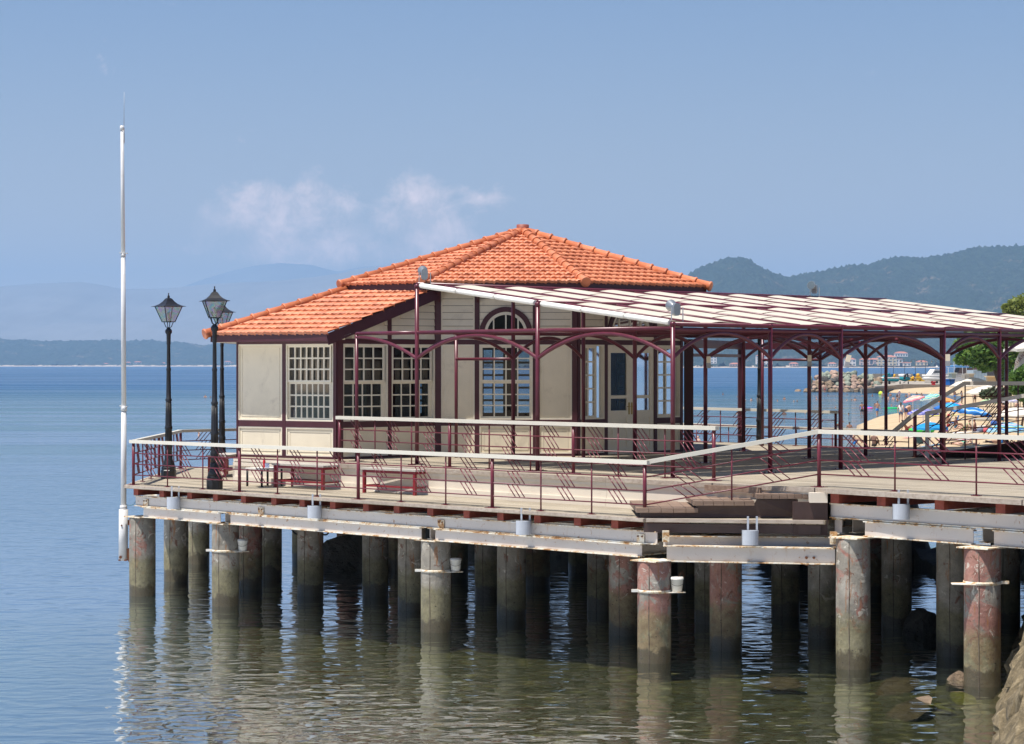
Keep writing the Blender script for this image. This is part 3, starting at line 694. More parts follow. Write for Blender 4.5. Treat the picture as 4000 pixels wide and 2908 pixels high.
# ------------------------------------------------------------------ piles
pr = .305
PROTO = {}
def pile(x, yw, mat, top, label, group=None, wire=False):
    c = G(x, yw, 0); X, D = c.x, c.y+pr; key = (mat, round(top, 2))
    if key not in PROTO:
        b = MB(); n = 32; prof = []
        e = empty('pile', (X, D, WZ)); b = MB(); b.lathe((X, D, 0), [(pr, -3.2), (pr, .0), (pr, .6), (pr, 1.2), (pr*.995, top-.02), (pr*.97, top)], n); b.build('shaft', M[mat], e)
        g = MB(); g.box((X, D, top+.012), (.62, .62, .022), R(45)); g.build('cap_plate', 'flange', e)
        sm = MB(); a = R(248); sm.tube([(X+(pr+.0)*math.cos(a+.012*math.sin(z_*5)), D+pr*math.sin(a+.012*math.sin(z_*5)), z_) for z_ in [-.2+(top+.15)*q_/16 for q_ in range(17)]], [.004+.006*abs(math.sin(q_*2.3)) for q_ in range(17)], 6); sm.build('seam', M['pile_seam'], e)
        PROTO[key] = e
    else:
        e = copy_tree(PROTO[key]); e.location = (X, D, WZ)
    tag(e, label, 'pile', group or 'concrete piles carrying the pier'); return e
M['pile_seam'] = plain('dark_pile_seam', (.10, .08, .06), .9, .5, 20)
TL = Z2-.245-.028; TR = ZU-.54-.28-.028
FR = [(548, 2332, 'pile_c', 'leftmost rust stained concrete pile beside the foot of the white mast'), (874, 2372, 'pile_a', 'grey concrete pile with a bucket at its collar, second from the left'),
      (1701, 2473, 'pile_a', 'grey concrete pile with orange rust streaks and a bucket in the middle'), (2560, 2595, 'pile_b', 'pink and rust stained pile with a bucket under the lower deck corner')]
piles = [pile(x, y, m, TL, lb) for x, y, m, lb in FR]
piles.append(pile(3343, 2618, 'pile_c', TR, 'pale pile with peeling red paint below the upper deck corner'))
piles.append(pile(3852, 2687, 'pile_b', TR, 'reddish pile with white collar nearest the shore at the right'))
SEC = [(681, 2275, 'pile_a', 'half shaded pile with a white strap right behind the leftmost pile'), (768, 2206, 'pile_a', 'short pile behind the strapped pile, seen left of the first bucket pile'), (1208, 2332, 'pile_a', 'shaded grey pile standing alone halfway between the first and second bucket piles'),
       (1463, 2332, 'pile_a', 'shaded grey pile left of the middle front pile, with the dark boulder behind it'), (1606, 2389, 'pile_a', 'shaded pile tucked close behind the left side of the middle front pile'),
       (1998, 2426, 'pile_a', 'shaded pile with a white strap, right of the middle bucket pile'), (2441, 2487, 'pile_b', 'rust streaked shaded pile tucked behind the left side of the pink bucket pile'),
       (2841, 2547, 'pile_b', 'reddish shaded pile between the pink bucket pile and the pale peeling pile'), (3225, 2498, 'pile_a', 'shaded grey pile close behind the left side of the pale peeling pile'),
       (3512, 2461, 'pile_a', 'dark pile right of the pale peeling pile with the sun glints beside it'), (3735, 2570, 'pile_a', 'dark pile with a white strap left of the reddish shore pile')]
for x, y, m, lb in SEC: pile(x, y, m, TL if x < 3150 else TR, lb)
for x, y in ((969, 2307), (1049, 2262), (1356, 2214), (1905, 2335), (2267, 2240), (2350, 2390), (2775, 2440), (3075, 2410), (2100, 2290), (1780, 2262), (2540, 2330), (2700, 2300), (3320, 2380), (3420, 2330), (3940, 2440), (1180, 2200), (1560, 2230), (2620, 2240)):
    pile(x, y, 'pile_a' if (x//10) % 3 else 'pile_b', TL if x < 3150 else TR, 'dark shaded concrete pile far back under the pier', 'shaded piles far back under the pier')
# collars with little shelves
def collar(i, y, side, bucket, lb):
    pl = piles[i]; X, D = pl.location.x, pl.location.y; z = CZ-(y-HY)*(D-pr)/FP
    e = empty('pile_collar', (X, D, z), lb, 'collar', 'white steel collars on the piles')
    g = MB(); g.lathe((X, D, z-.035), [(pr+.004, 0), (pr+.014, 0), (pr+.014, .05), (pr+.004, .05)], 28)
    g.box((X-side*(pr+.05), D-.12, z), (.13, .04, .05)); g.build('band', 'flange', e)
    g = MB(); g.extr([(X+side*.16, D-.30, z-.03), (X+side*.55, D-.22, z-.03), (X+side*.52, D+.05, z-.03), (X+side*.25, D+.1, z-.03)], (0, 0, .012)); g.build('shelf', 'flange', e)
    if bucket:
        bx, by = X+side*.40, D-.14
        k = empty('bucket', (bx, by, z-.016), bucket, 'bucket', 'white buckets on the pile collars')
        g = MB(); g.lathe((bx, by, z-.016), [(.092, 0), (.112, .22), (.122, .222), (.122, .235), (.116, .237), (.117, .262), (.105, .268)], 20); g.build('body', 'bucket', k)
        g = MB(); g.tube([(bx+.122*math.cos(a), by-.03+.122*math.sin(a)-.0, z+.17-.07*math.sin(math.pi*t)) for t in [i/10 for i in range(11)] for a in [math.pi+math.pi*t]], .004, 5); g.build('handle', 'black', k)
        g = MB(); g.tube([(bx+.02, by, z+.245), (bx+.10, by+.02, z+.36), (bx+.13, by+.04, z+.25), (bx+.10, by+.1, z+.17)], .005, 5); tag(g.build('wire', 'rust'), 'thin brown wire hanging by the '+bucket.split(' bucket')[0]+' bucket', 'wire')
collar(1, 2153, 1, 'small white bucket on the left pile collar', 'white rusty shelf collar round the second front pile from the left')
collar(2, 2232, 1, 'rust streaked white bucket on the middle pile collar', 'white rusty collar with a shelf round the middle front pile')
collar(3, 2312, 1, 'white bucket with a dark cord on the pink pile collar', 'white rusty collar with a shelf round the pink front pile')
collar(5, 2280, -1, None, 'white rusty collar round the reddish pile nearest the shore')
# half-round lamps hung under the deck edge
def underlamp(x, y, lb, D):
    p = PD(x, y, D); e = empty('deck_edge_lamp', p, lb, 'lamp', 'half round lamps under the deck edge')
    g = MB(); n = 12; vs = []
    prof = [(.145*math.cos(math.pi+math.pi*i/n), .11*math.sin(math.pi+math.pi*i/n)) for i in range(n+1)]
    g.prism([(p.x+a, p.y+b) for a, b in prof], p.z-.13, p.z+.13); g.build('shade', 'lamp_grey', e)
    g = MB(); g.box((p.x, p.y+.03, p.z), (.30, .02, .27)); g.build('back_plate', 'grey_metal', e)
    g = MB()
    for dx in (-.06, .10): g.box((p.x+dx+.02, p.y+.03, p.z+.24), (.035, .02, .28))
    g.build('hanger', 'lamp_grey', e)
D_ = lambda x, d=-.06: onfront(x, d).y
for x, y, lb in ((677, 1966, 'grey half round lamp under the deck edge near the left corner'), (1228, 2001, 'grey half round lamp under the deck edge below the left bench'), (2045, 2062, 'grey half round lamp under the middle of the lower deck edge')): underlamp(x, y, lb, D_(x))
underlamp(2931, 2101, 'grey half round lamp under the brown wooden steps', 40.3); underlamp(3521, 2000, 'grey half round lamp under the upper deck edge at the right', onfront(3521, -.1, RB).y)

# ================================================================== RAILINGS
def railing(name, a, b, zb, secs, bigs, label, mirror=False, zb2=None, h=1.05, bars=(.74, .49, .235), endl=True, endr=True, lat=True, hw=.11, hh=.075, base=True, over=.1, ph=1.0):
    """a,b ground points; secs sections; bigs = indices of stout posts"""
    a, b = Vector(a), Vector(b); zb2 = zb if zb2 is None else zb2; L = (b-a).length; u = (b-a)/L
    e = empty(name, (a.x, a.y, zb), label, 'railing')
    P_ = lambda s, z: Vector((a.x+u.x*s, a.y+u.y*s, zb+(zb2-zb)*s/L+z))
    hr = MB(); hr.beam(P_(-over, h-hh/2), P_(L+over, h-hh/2), hw, hh); hr.build('handrail', 'rail_cream', e)
    for i in range(secs+1):
        s = L*i/secs; big = i in bigs; r = .036 if big else .0155
        if (i == 0 and not endl) or (i == secs and not endr): continue
        g = MB(); g.tube([P_(s, .0), P_(s, h-hh)], r, 12 if big else 8)
        if base:
            w = .26 if big else .15; q = P_(s, .006); g.obox(q, (u.x*w/2, u.y*w/2, 0), (-u.y*w*.35, u.x*w*.35, 0), (0, 0, .006))
            for dx in (-.4, -.2, .2, .4): q2 = P_(s+dx*w, .018); g.lathe(q2, [(.009, -.006), (.009, .006)], 6)
        g.build('post' if big else 'baluster', 'maroon_rail', e)
    bb = MB()
    for z in bars: bb.tube([P_(0, z), P_(L, z)], .0125, 8)
    bb.build('rail_bars', 'maroon_rail', e)
    if lat:
        lv = [h-hh]+list(bars); d = L/secs
        for i in range(secs):
            g = MB(); s0 = L*i/secs
            for k in range(3):
                for j in range(3):
                    if mirror: p, q = P_(s0+d*(.70-.095*j), lv[k]), P_(s0+d*(.53-.095*j), lv[k+1])
                    else: p, q = P_(s0+d*(.31+.095*j), lv[k]), P_(s0+d*(.485+.095*j), lv[k+1])
                    g.tube([p, q], .0105, 6)
            g.build('slanting_bars', 'maroon_rail', e)
    return e
railing('deck_railing', (-8.83, 52.55), (2.43, 41.24), ZL, 12, (0, 3, 6, 9, 12), 'long maroon railing with cream handrail along the front of the lower deck')
railing('deck_railing', (2.43, 41.24), (5.60, 41.08), ZL, 2, (), 'maroon railing with cream handrail sloping up beside the wooden steps', zb2=ZU, endl=False, endr=False, over=.0, base=False)
railing('deck_railing', (5.60, 41.08), (10.18, 35.48), ZU, 4, (0, 4), 'maroon railing with cream handrail along the upper deck at the right front', over=.05)
railing('deck_railing', (10.18, 35.48), (13.9, 31.0), ZU, 3, (3,), 'maroon railing continuing past the right edge of the photo', endl=False)
railing('deck_railing', (-8.95, 60.85), (-8.84, 52.68), ZL, 6, (0, 3), 'maroon railing along the left side of the lower deck, behind the white mast', endr=False, mirror=True)
railing('deck_railing', (-8.95, 60.95), (-3.9, 66.2), ZL, 5, (), 'maroon railing at the back left of the lower deck, behind the street lamps', endl=False, mirror=True)
railing('deck_railing', (-3.98, 52.05), (3.88, 43.3), ZU, 9, (0, 3, 6, 9), 'maroon railing on the upper deck in front of the pavilion windows and doors', over=.09)
railing('deck_railing', (5.10, 66.3), (8.72, 60.7), ZU, 4, (4,), 'maroon railing at the back of the upper deck behind the dark pillars', mirror=True, h=1.0, over=.12)
railing('deck_railing', (4.7, 68.9), (10.6, 60.2), ZL, 7, (0, 3,), 'lower maroon railing behind and below the back railing of the upper deck', mirror=True, over=.1)

# ================================================================== PAVILION
A0, A1, C0, C1, D1 = Vector((-6.70, 54.9)), Vector((-4.13, 53.15)), Vector((-1.88, 55.2)), Vector((1.60, 55.2)), Vector((4.38, 57.97))
E1, F1, G1, H1, I1 = Vector((4.38, 61.9)), Vector((1.6, 64.7)), Vector((-1.88, 64.7)), Vector((-4.4, 62.4)), Vector((-6.75, 60.2))
M['joint_shadow'] = plain('board_joint_shadow', (.20, .17, .14), .8)  # dark strips at board joints, standing in for missing shadow lines
pav = empty('pavilion', (-.2, 59.5, ZU), 'cream and maroon timber pavilion with terracotta tiled roofs and many windows', 'pavilion')
zs0, zs1, zb0, zb1 = 3.97, 4.12, 5.96, 6.08          # sill beam and lintel beam
ZT = 7.28
class Wall:
    def __init__(s, a, b):
        s.a, s.b = Vector(a), Vector(b); s.L = (s.b-s.a).length; s.u = (s.b-s.a)/s.L
        n = Vector((s.u.y, -s.u.x)); s.n = n
    def sx(s, x):
        k = (x-2000)/FP; return (k*s.a.y-s.a.x)/(s.u.x-k*s.u.y)
    def p(s, t, z, o=0.): return Vector((s.a.x+s.u.x*t+s.n.x*o, s.a.y+s.u.y*t+s.n.y*o, z))
    def box(s, m, t0, t1, z0, z1, o0, o1, mi=0):
        c = s.p((t0+t1)/2, (z0+z1)/2, (o0+o1)/2)
        m.obox(c, (s.u.x*(t1-t0)/2, s.u.y*(t1-t0)/2, 0), (s.n.x*(o1-o0)/2, s.n.y*(o1-o0)/2, 0), (0, 0, (z1-z0)/2), mi)
frame = MB(); panels = MB(); clap = MB(); joint_shadow = MB()
def panel(w, t0, t1, z0, z1):
    panels = MB()
    w.box(panels, t0, t1, z0, z1, -.08, -.012)
    f = .035
    for a, b, c, d in ((t0, t1, z0, z0+f), (t0, t1, z1-f, z1), (t0, t0+f, z0+f, z1-f), (t1-f, t1, z0+f, z1-f)): w.box(panels, a, b, c, d, -.012, .012, 1)
    g = .10
    for a, b, c, d in ((t0+g, t1-g, z0+g, z0+g+.012), (t0+g, t1-g, z1-g-.012, z1-g), (t0+g, t0+g+.012, z0+g, z1-g), (t1-g-.012, t1-g, z0+g, z1-g)): w.box(panels, a, b, c, d, -.012, -.002, 1)
    panels.build('wall_panel', ['cream', 'cream_frame'], pav)
def grid(w, m, t0, t1, z0, z1, cols, rows, fw, o0, o1, bar=.028):
    """sash: frame and glazing bars"""
    for a, b, c, d in ((t0, t1, z0, z0+fw), (t0, t1, z1-fw, z1), (t0, t0+fw, z0+fw, z1-fw), (t1-fw, t1, z0+fw, z1-fw)): w.box(m, a, b, c, d, o0, o1)
    for i in range(1, cols):
        t = t0+fw+(t1-t0-2*fw)*i/cols; w.box(m, t-bar/2, t+bar/2, z0+fw, z1-fw, o0+.004, o1-.004)
    for j in range(1, rows):
        z = z0+fw+(z1-z0-2*fw)*j/rows; w.box(m, t0+fw, t1-fw, z-bar/2, z+bar/2, o0+.006, o1-.006)
def window(w, t0, t1, z0, z1, cols, rows, off2=0., bar=.032, two=True, lab=None):
    m = MB(); f = .035
    for a, b, c, d in ((t0, t1, z0, z0+f), (t0, t1, z1-f, z1), (t0, t0+f, z0+f, z1-f), (t1-f, t1, z0+f, z1-f)): w.box(m, a, b, c, d, -.09, .014)
    zm = (z0+z1)/2+.01
    e = None
    if two:
        grid(w, m, t0+f, t1-f-off2, zm, z1-f, cols, rows, .045, -.045, -.01, bar)
        grid(w, m, t0+f+off2*.0, t1-f-off2*1.6, z0+f, zm, cols, rows, .045, -.085, -.05, bar)
        if off2: w.box(m, t1-f-off2*1.6, t1-f, z0+f, zm, -.085, -.06)
    else:
        grid(w, m, t0+f, t1-f-off2, z0+f, z1-f, cols, rows, .055, -.06, -.02, bar); w.box(m, t1-f-off2, t1-f, z0+f, z1-f, -.088, -.072)
    o = m.build('window', 'cream_frame', pav)
    if lab: o['label'] = lab
    g = MB(); g.add([w.p(t0+f, z0+f, -.066), w.p(t1-f, z0+f, -.066), w.p(t1-f, z1-f, -.066), w.p(t0+f, z1-f, -.066)], [(0, 1, 2, 3)]); g.build('pane', 'glass', o)
    return o
def post(w, t0, t1, z0=ZU, z1=ZT, o=.022): w.box(frame, t0, t1, z0, z1, -.10, o)
def hbeam(w, z0, z1, o=.018, t0=0., t1=None): w.box(frame, t0, w.L if t1 is None else t1, z0, z1, -.10, o)
zA = ZU-.01; zp0 = ZU+.055
# wall A (left, sunlit)
wa = Wall(A0, A1); x = wa.sx
post(wa, 0, x(932), zA, 6.15, .03); post(wa, x(1104), x(1118), zA, 6.15); post(wa, x(1304), wa.L, zA, 6.15, .03); hbeam(wa, zs0, zs1); hbeam(wa, zb0, 6.2); hbeam(wa, zA, zp0, .03)
panel(wa, x(932), x(1104), zs1, zb0); panel(wa, x(932), x(1104), zp0, zs0); panel(wa, x(1118), x(1304), zp0, zs0)
window(wa, x(1118), x(1304), zs1, zb0, 7, 3, .06, .036)
# wall B (shaded return wall of the wing)
wb = Wall(A1, C0); x = wb.sx
post(wb, 0, x(1338), zA, 6.3, .03); post(wb, x(1514), x(1528), zA, 6.75); post(wb, x(1698), wb.L, zA, ZT, .03); hbeam(wb, zs0, zs1); hbeam(wb, zb0, zb1); hbeam(wb, zA, zp0, .03)
window(wb, x(1338), x(1514), zs1, zb0, 4, 3, .05); window(wb, x(1528), x(1698), zs1, zb0, 4, 3, .05)
panel(wb, x(1338), x(1514), zp0, zs0); panel(wb, x(1528), x(1698), zp0, zs0)
wc_ = Wall(C0, C1); x = wc_.sx
post(wc_, 0, x(1723), zA, ZT, .03); post(wc_, x(1854), x(1872)); post(wc_, x(2081), x(2104)); post(wc_, x(2234), wc_.L, zA, ZT, .03); hbeam(wc_, zs0, zs1); hbeam(wc_, zb0, zb1); hbeam(wc_, zA, zp0, .03)
for a, b in ((1723, 1854), (2104, 2234)): panel(wc_, x(a), x(b), zs1, zb0); panel(wc_, x(a), x(b), zp0, zs0)
panel(wc_, x(1872), x(2081), zp0, zs0); window(wc_, x(1872), x(2081), zs1, zb0, 4, 3, .0)
wd = Wall(C1, D1); x = wd.sx
post(wd, 0, x(2264), zA, ZT, .03); post(wd, x(2360), x(2372)); post(wd, x(2553), x(2565)); post(wd, x(2655), wd.L, zA, ZT, .03); hbeam(wd, zb0, zb1); hbeam(wd, zs0, zs1, t1=x(2366)); hbeam(wd, zs0, zs1, t0=x(2559)); hbeam(wd, zA, zp0, .03, t1=x(2372)); hbeam(wd, zA, zp0, .03, t0=x(2553))
window(wd, x(2264), x(2360), zs1, zb0, 2, 5, .22, .04, False); window(wd, x(2565), x(2655), zs1, zb0, 2, 5, .12, .04, False)
panel(wd, x(2264), x(2360), zp0, zs0); panel(wd, x(2565), x(2655), zp0, zs0)
for a, b, hs in ((2372, 2462, 1), (2462, 2553, -1)):
    t0, t1 = x(a), x(b); m = MB(); dz0 = ZU+.01; gz0 = 4.32 
    for q in ((t0, t0+.13, dz0, zb0), (t1-.13, t1, dz0, zb0), (t0+.13, t1-.13, zb0-.20, zb0), (t0+.13, t1-.13, 4.14, gz0), (t0+.13, t1-.13, 4.62, 4.70), (t0+.13, t1-.13, dz0, dz0+.16)): wd.box(m, q[0], q[1], q[2], q[3], -.06, 0)
    wd.box(m, t0+.13, t1-.13, dz0+.16, 4.14, -.05, -.02)
    wd.box(m, t0+.2, t1-.2, dz0+.24, 4.06, -.02, -.008)
    o = m.build('door', 'cream_frame', pav)
    g = MB(); g.add([wd.p(t0+.13, gz0, -.03), wd.p(t1-.13, gz0, -.03), wd.p(t1-.13, zb0-.2, -.03), wd.p(t0+.13, zb0-.2, -.03)], [(0, 1, 2, 3)]); g.build('pane', 'glass', o)
    g = MB(); th = t1-.05 if hs > 0 else t0+.05; wd.box(g, th-.02, th+.02, 4.22, 4.52, 0, .012); g.tube([wd.p(th, 4.42, .01), wd.p(th, 4.42, .05), wd.p(th-hs*.12, 4.42, .05)], .01, 6); g.build('handle', 'brass', o)
# clapboards above the lintel
def claps(w, t0, t1, z0, z1, topf=None, n0=0):
    h = .167; z = z0; k = 0
    while z < z1-.01:
        zz = min(z+h, z1); ta, tb = t0, t1
        if topf:
            if zz > topf(t0) : 
                ta = max(t0, topf_inv(zz))
        if tb-ta > .05:
            vs = [w.p(ta, z, .006), w.p(tb, z, .006), w.p(tb, zz, -.014), w.p(ta, zz, -.014), w.p(ta, z, -.05), w.p(tb, z, -.05), w.p(tb, zz, -.05), w.p(ta, zz, -.05)]
            clap.add(vs, [(0, 1, 2, 3), (4, 7, 6, 5), (0, 4, 5, 1), (2, 6, 7, 3), (0, 3, 7, 4), (1, 5, 6, 2)])
            w.box(clap, ta+.003, tb-.003, z-.008, z+.004, -.03, .007, 1)
        z += h
    for a in (t0, t1-.035): 
        if not topf: w.box(clap, a, a+.035, z0, z1, -.02, .016)
ZV = lambda t: 6.02+.331*(t+.25)      # underside of the wing roof along wall B
def topf_inv(z): return (z-6.02)/.331-.25
x = wb.sx
claps(wb, x(1338), x(1514), zb1, 6.9, ZV); claps(wb, x(1528), x(1698), zb1, 7.05, ZV)
x = wc_.sx
claps(wc_, x(1723), x(1854), zb1, ZT); claps(wc_, x(2104), x(2234), zb1, ZT)
def archwin(w, tc, r, zc, t0, t1, mull):
    """boarding with a half round window"""
    n = 24
    for k in range(n):      # cladding round the arch as thin quads
        a0, a1 = math.pi*k/n, math.pi*(k+1)/n
        p0 = (tc+r*math.cos(a0), zc+r*math.sin(a0)); p1 = (tc+r*math.cos(a1), zc+r*math.sin(a1))
        clap.add([w.p(p0[0], p0[1], -.004), w.p(p0[0], ZT, -.004), w.p(p1[0], ZT, -.004), w.p(p1[0], p1[1], -.004)], [(0, 1, 2, 3)])
    for a, b in ((t0, tc-r), (tc+r, t1)):
        if b-a > .01: clap.add([w.p(a, zc, -.004), w.p(b, zc, -.004), w.p(b, ZT, -.004), w.p(a, ZT, -.004)], [(0, 1, 2, 3)])
    w.box(clap, t0, t1, zb1, zc-.02, -.05, .0); w.box(clap, t0, t1, zb1+.02, zb1+.055, 0, .012)
    h = .167; z = zb1+h
    while z < ZT:
        dx = math.sqrt(max(0, r*r-max(0, z-zc)**2)) if z < zc+r else 0
        if z > zc:
            for a, b in ((t0, tc-dx), (tc+dx, t1)):
                if b-a > .02: w.box(clap, a, b, z-.006, z+.006, -.004, .006, 1)
        z += h
    m = MB(); fr = MB()
    def ring(mm, r0, r1, o0, o1):
        for k in range(n):
            a0, a1 = math.pi*k/n, math.pi*(k+1)/n; c = [(math.cos(a0), math.sin(a0)), (math.cos(a1), math.sin(a1))]
            vs = []
            for rr in (r0, r1):
                for (cx, cz) in c:
                    for o in (o0, o1): vs.append(w.p(tc+rr*cx, zc+rr*cz, o))
            mm.add(vs, [(0, 1, 3, 2), (4, 6, 7, 5), (1, 5, 7, 3), (0, 2, 6, 4), (0, 4, 5, 1), (2, 3, 7, 6)])
    ring(frame, r-.12, r+.005, -.05, .03); ring(m, r-.19, r-.12, -.05, .015)
    for q in mull: zt = zc+math.sqrt(max(.001, (r-.19)**2-(q)**2)); w.box(m, tc+q-.018, tc+q+.018, zc, zt+.01, -.04, -.005)
    w.box(m, tc-r+.12, tc+r-.12, zc-.03, zc+.03, -.05, .01)
    o = m.build('arched_window', 'cream_frame', pav)
    g = MB(); g.add([w.p(tc+(r-.15)*math.cos(math.pi*k/n), zc+(r-.15)*math.sin(math.pi*k/n), -.03) for k in range(n+1)], [list(range(n+1))]); g.build('pane', 'glass', o)
g = MB(); g.extr([wb.p(.0, 6.07, -.07), wb.p(wb.L, 6.07, -.07), wb.p(wb.L, 7.24, -.07), wb.p(.0, 6.24, -.07)], (wb.n.x*.04, wb.n.y*.04, 0)); g.build('gable_board', 'cream', pav)
g = MB(); g.beam((A0.x+1.5, A0.y+1.6, 4.9), (A1.x+.55, A1.y+1.9, 4.9), .06, 2.4); g.build('added_dark_screen', 'interior', pav)  # added dark screen that keeps the wall A window panes dark
archwin(wc_, wc_.sx(1976), .645, 6.235, wc_.sx(1872), wc_.sx(2081), (-.30, 0, .30))
x = wd.sx
claps(wd, x(2264), x(2360), zb1, ZT); claps(wd, x(2565), x(2655), zb1, ZT)
archwin(wd, (x(2372)+x(2553))/2, .86, 6.20, x(2372), x(2553), (-.4, 0, .4))
# remaining walls, with windows facing the sea
def backwall(a, b, wins, top=ZT):
    w = Wall(a, b); t0 = 0.
    for p, q in wins+[(w.L, w.L)]:
        if p > t0+.01: w.box(frame, t0, p, zA, top, -.10, .02)
        if q > p: w.box(frame, p, q, zA, zs0+.05, -.10, .02); w.box(frame, p, q, zb0, top, -.10, .02); backwin(w, p, q)
        t0 = q
def backwin(w, t0, t1):
    m = MB(); grid(w, m, t0, t1, zs0+.05, zb0, max(1, int(round((t1-t0)/.42))), 5, .07, -.07, -.02, .06); o = m.build('window', 'interior', pav)  # back sashes coloured dark to read as shaded
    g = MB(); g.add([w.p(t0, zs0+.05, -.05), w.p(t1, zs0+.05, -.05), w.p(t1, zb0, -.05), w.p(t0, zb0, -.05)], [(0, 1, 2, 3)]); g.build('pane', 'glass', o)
backwall(D1, E1, [])
wx = Wall(E1, F1); sx3 = lambda x: wx.sx(x)
backwall(E1, F1, sorted([tuple(sorted((sx3(a), sx3(b)))) for a, b in ((2268, 2342), (2416, 2452), (2494, 2532))]))
wx = Wall(F1, G1); backwall(F1, G1, sorted([tuple(sorted((wx.sx(a), wx.sx(b)))) for a, b in ((1880, 1975), (2010, 2085))]))
wx = Wall(G1, H1); backwall(G1, H1, [tuple(sorted((wx.sx(1628), wx.sx(1652))))])
backwall(H1, I1, [], 6.15)
wi = Wall(I1, A0); hbeam(wi, zA, 6.2)
frame.build('timber_frame', 'maroon_wood', pav); clap.build('clapboard', ['cream', 'joint_shadow'], pav)
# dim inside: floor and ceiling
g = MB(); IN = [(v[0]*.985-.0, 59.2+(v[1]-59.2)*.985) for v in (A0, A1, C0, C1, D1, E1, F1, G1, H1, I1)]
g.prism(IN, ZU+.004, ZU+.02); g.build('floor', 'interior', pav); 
# ---- roofs
def tile_slope(m, e0, e1, top, n=None, tw=.25, pitch=.34, t1=None, lift=.03):
    """courses of tiles on the plane through the eave e0-e1; top = apex point (triangle) or pair (trapezium)"""
    e0, e1 = Vector(e0), Vector(e1); tops = top if isinstance(top, (list, tuple)) and len(top) == 2 and isinstance(top[0], Vector) else (top, top)
    u = (e1-e0); W = u.length; u = u/W
    tA, tB = tops[0]-e0, tops[1]-e0
    up = tA-u*tA.dot(u); H = up.length; up = up/H; nn = u.cross(up).normalized()
    if nn.z < 0: nn = -nn
    xa, xb = tA.dot(u), tB.dot(u); nrow = max(1, int(round(H/pitch))); dh = H/nrow
    for r in range(nrow):
        s0, s1 = r*dh, (r+1)*dh+.02
        for pi, (sA, hA) in enumerate(((s0, lift), (s1, .004))): pass
        l0, r0 = xa*s0/H, W+(xb-W)*s0/H; l1, r1 = xa*min(1, s1/H), W+(xb-W)*min(1, s1/H)
        lo, hi = min(l0, l1), max(r0, r1); k0 = math.floor(lo/tw*8); k1 = math.ceil(hi/tw*8)
        base = len(m.v); cnt = 0
        shift = .5*tw*(r % 2)
        for k in range(k0, k1+1):
            t = k*tw/8; ph = ((t+shift)/tw) % 1.0
            if ph < .55: z = .030*math.sin(math.pi*ph/.55)
            else: z = .004+.010*abs(math.sin(math.pi*(ph-.55)/.45*1.0))
            if ph < .03 or ph > .97: z -= .014
            ja = .004*math.sin((r*7+math.floor((t+shift)/tw))*12.9898)
            ta, tb = min(max(t, l0), r0), min(max(t, l1), r1)
            m.v.append(e0+u*ta+up*(s0+ja)+nn*(z-.035)); m.v.append(e0+u*ta+up*(s0+ja)+nn*(z+lift)); m.v.append(e0+u*tb+up*s1+nn*(z*.8+.0)); cnt += 1
        for k in range(cnt-1):
            a = base+3*k
            m.f.append([a, a+3, a+4, a+1]); m.sm.append(False); m.mi.append(0)
            m.f.append([a+1, a+4, a+5, a+2]); m.sm.append(True); m.mi.append(0)
def ridge_tiles(m, a, b, r=.108, step=.40, cap=True):
    a, b = Vector(a), Vector(b); L = (b-a).length; u = (b-a)/L; n = int(L/step)
    for i in range(n):
        p, q = a+u*(L*i/n-.02), a+u*(L*(i+1)/n+.03); r_ = r*(1+.03*math.sin(i*5.3))
        m.tube([p, p+u*.012, p+u*.05, p+u*.07, q], [r_*1.12, r_*1.22, r_*1.22, r_*1.05, r_*.86], 12)
apex = Vector((.284, 59.6, CZ+528*59.6/FP))
ze = 7.466
OC = [V(-4.27, 56.45, ze), V(-2.18, 54.55, ze), V(1.77, 54.55, ze), V(5.03, 57.7, ze), V(5.03, 61.9, ze), V(1.9, 65.2, ze), V(-2.2, 65.2, ze), V(-4.75, 62.4, ze)]
up_roof = MB()
for i in range(8): tile_slope(up_roof, OC[i], OC[(i+1) % 8], apex+V(0, 0, -.04))
ur = up_roof.build('upper_roof', 'tile', pav)
rt = MB()
for c in OC: ridge_tiles(rt, c+V(0, 0, .02)+(c-apex).normalized()*.06, apex+V(0, 0, -.0))
rt.build('ridge_tiles', 'tile', ur)
g = MB(); g.lathe(apex+V(0, 0, -.03), [(.20, 0), (.17, .06), (.165, .07), (.165, .175), (.14, .18)], 20); g.build('roof_cap', plain('cap_red', (.23, .055, .035), .6), ur)
fb = MB(); sf = MB(); ins = [Vector((.284, 59.6, 0)).lerp(c, .985) for c in OC]
for i in range(8):
    a, b = ins[i], ins[(i+1) % 8]; fb.beam((a.x, a.y, ze-.09), (b.x, b.y, ze-.09), .04, .19)
fb.build('fascia', 'maroon_wood', ur)
sf.add([(c.x, c.y, ze-.175) for c in ins], [list(range(8))]); sf.build('soffit', 'soffit', ur)
for w, ts in ((wd, (.1, 1.3, 2.6, 3.8)), (wc_, (.1, 1.05, 2.4, 3.4))):
    for t in ts: bk = MB(); bk.beam(w.p(t, 7.02, .03), w.p(t, 7.26, .5), .07, .07); bk.build('eave_bracket', 'maroon_wood', ur)
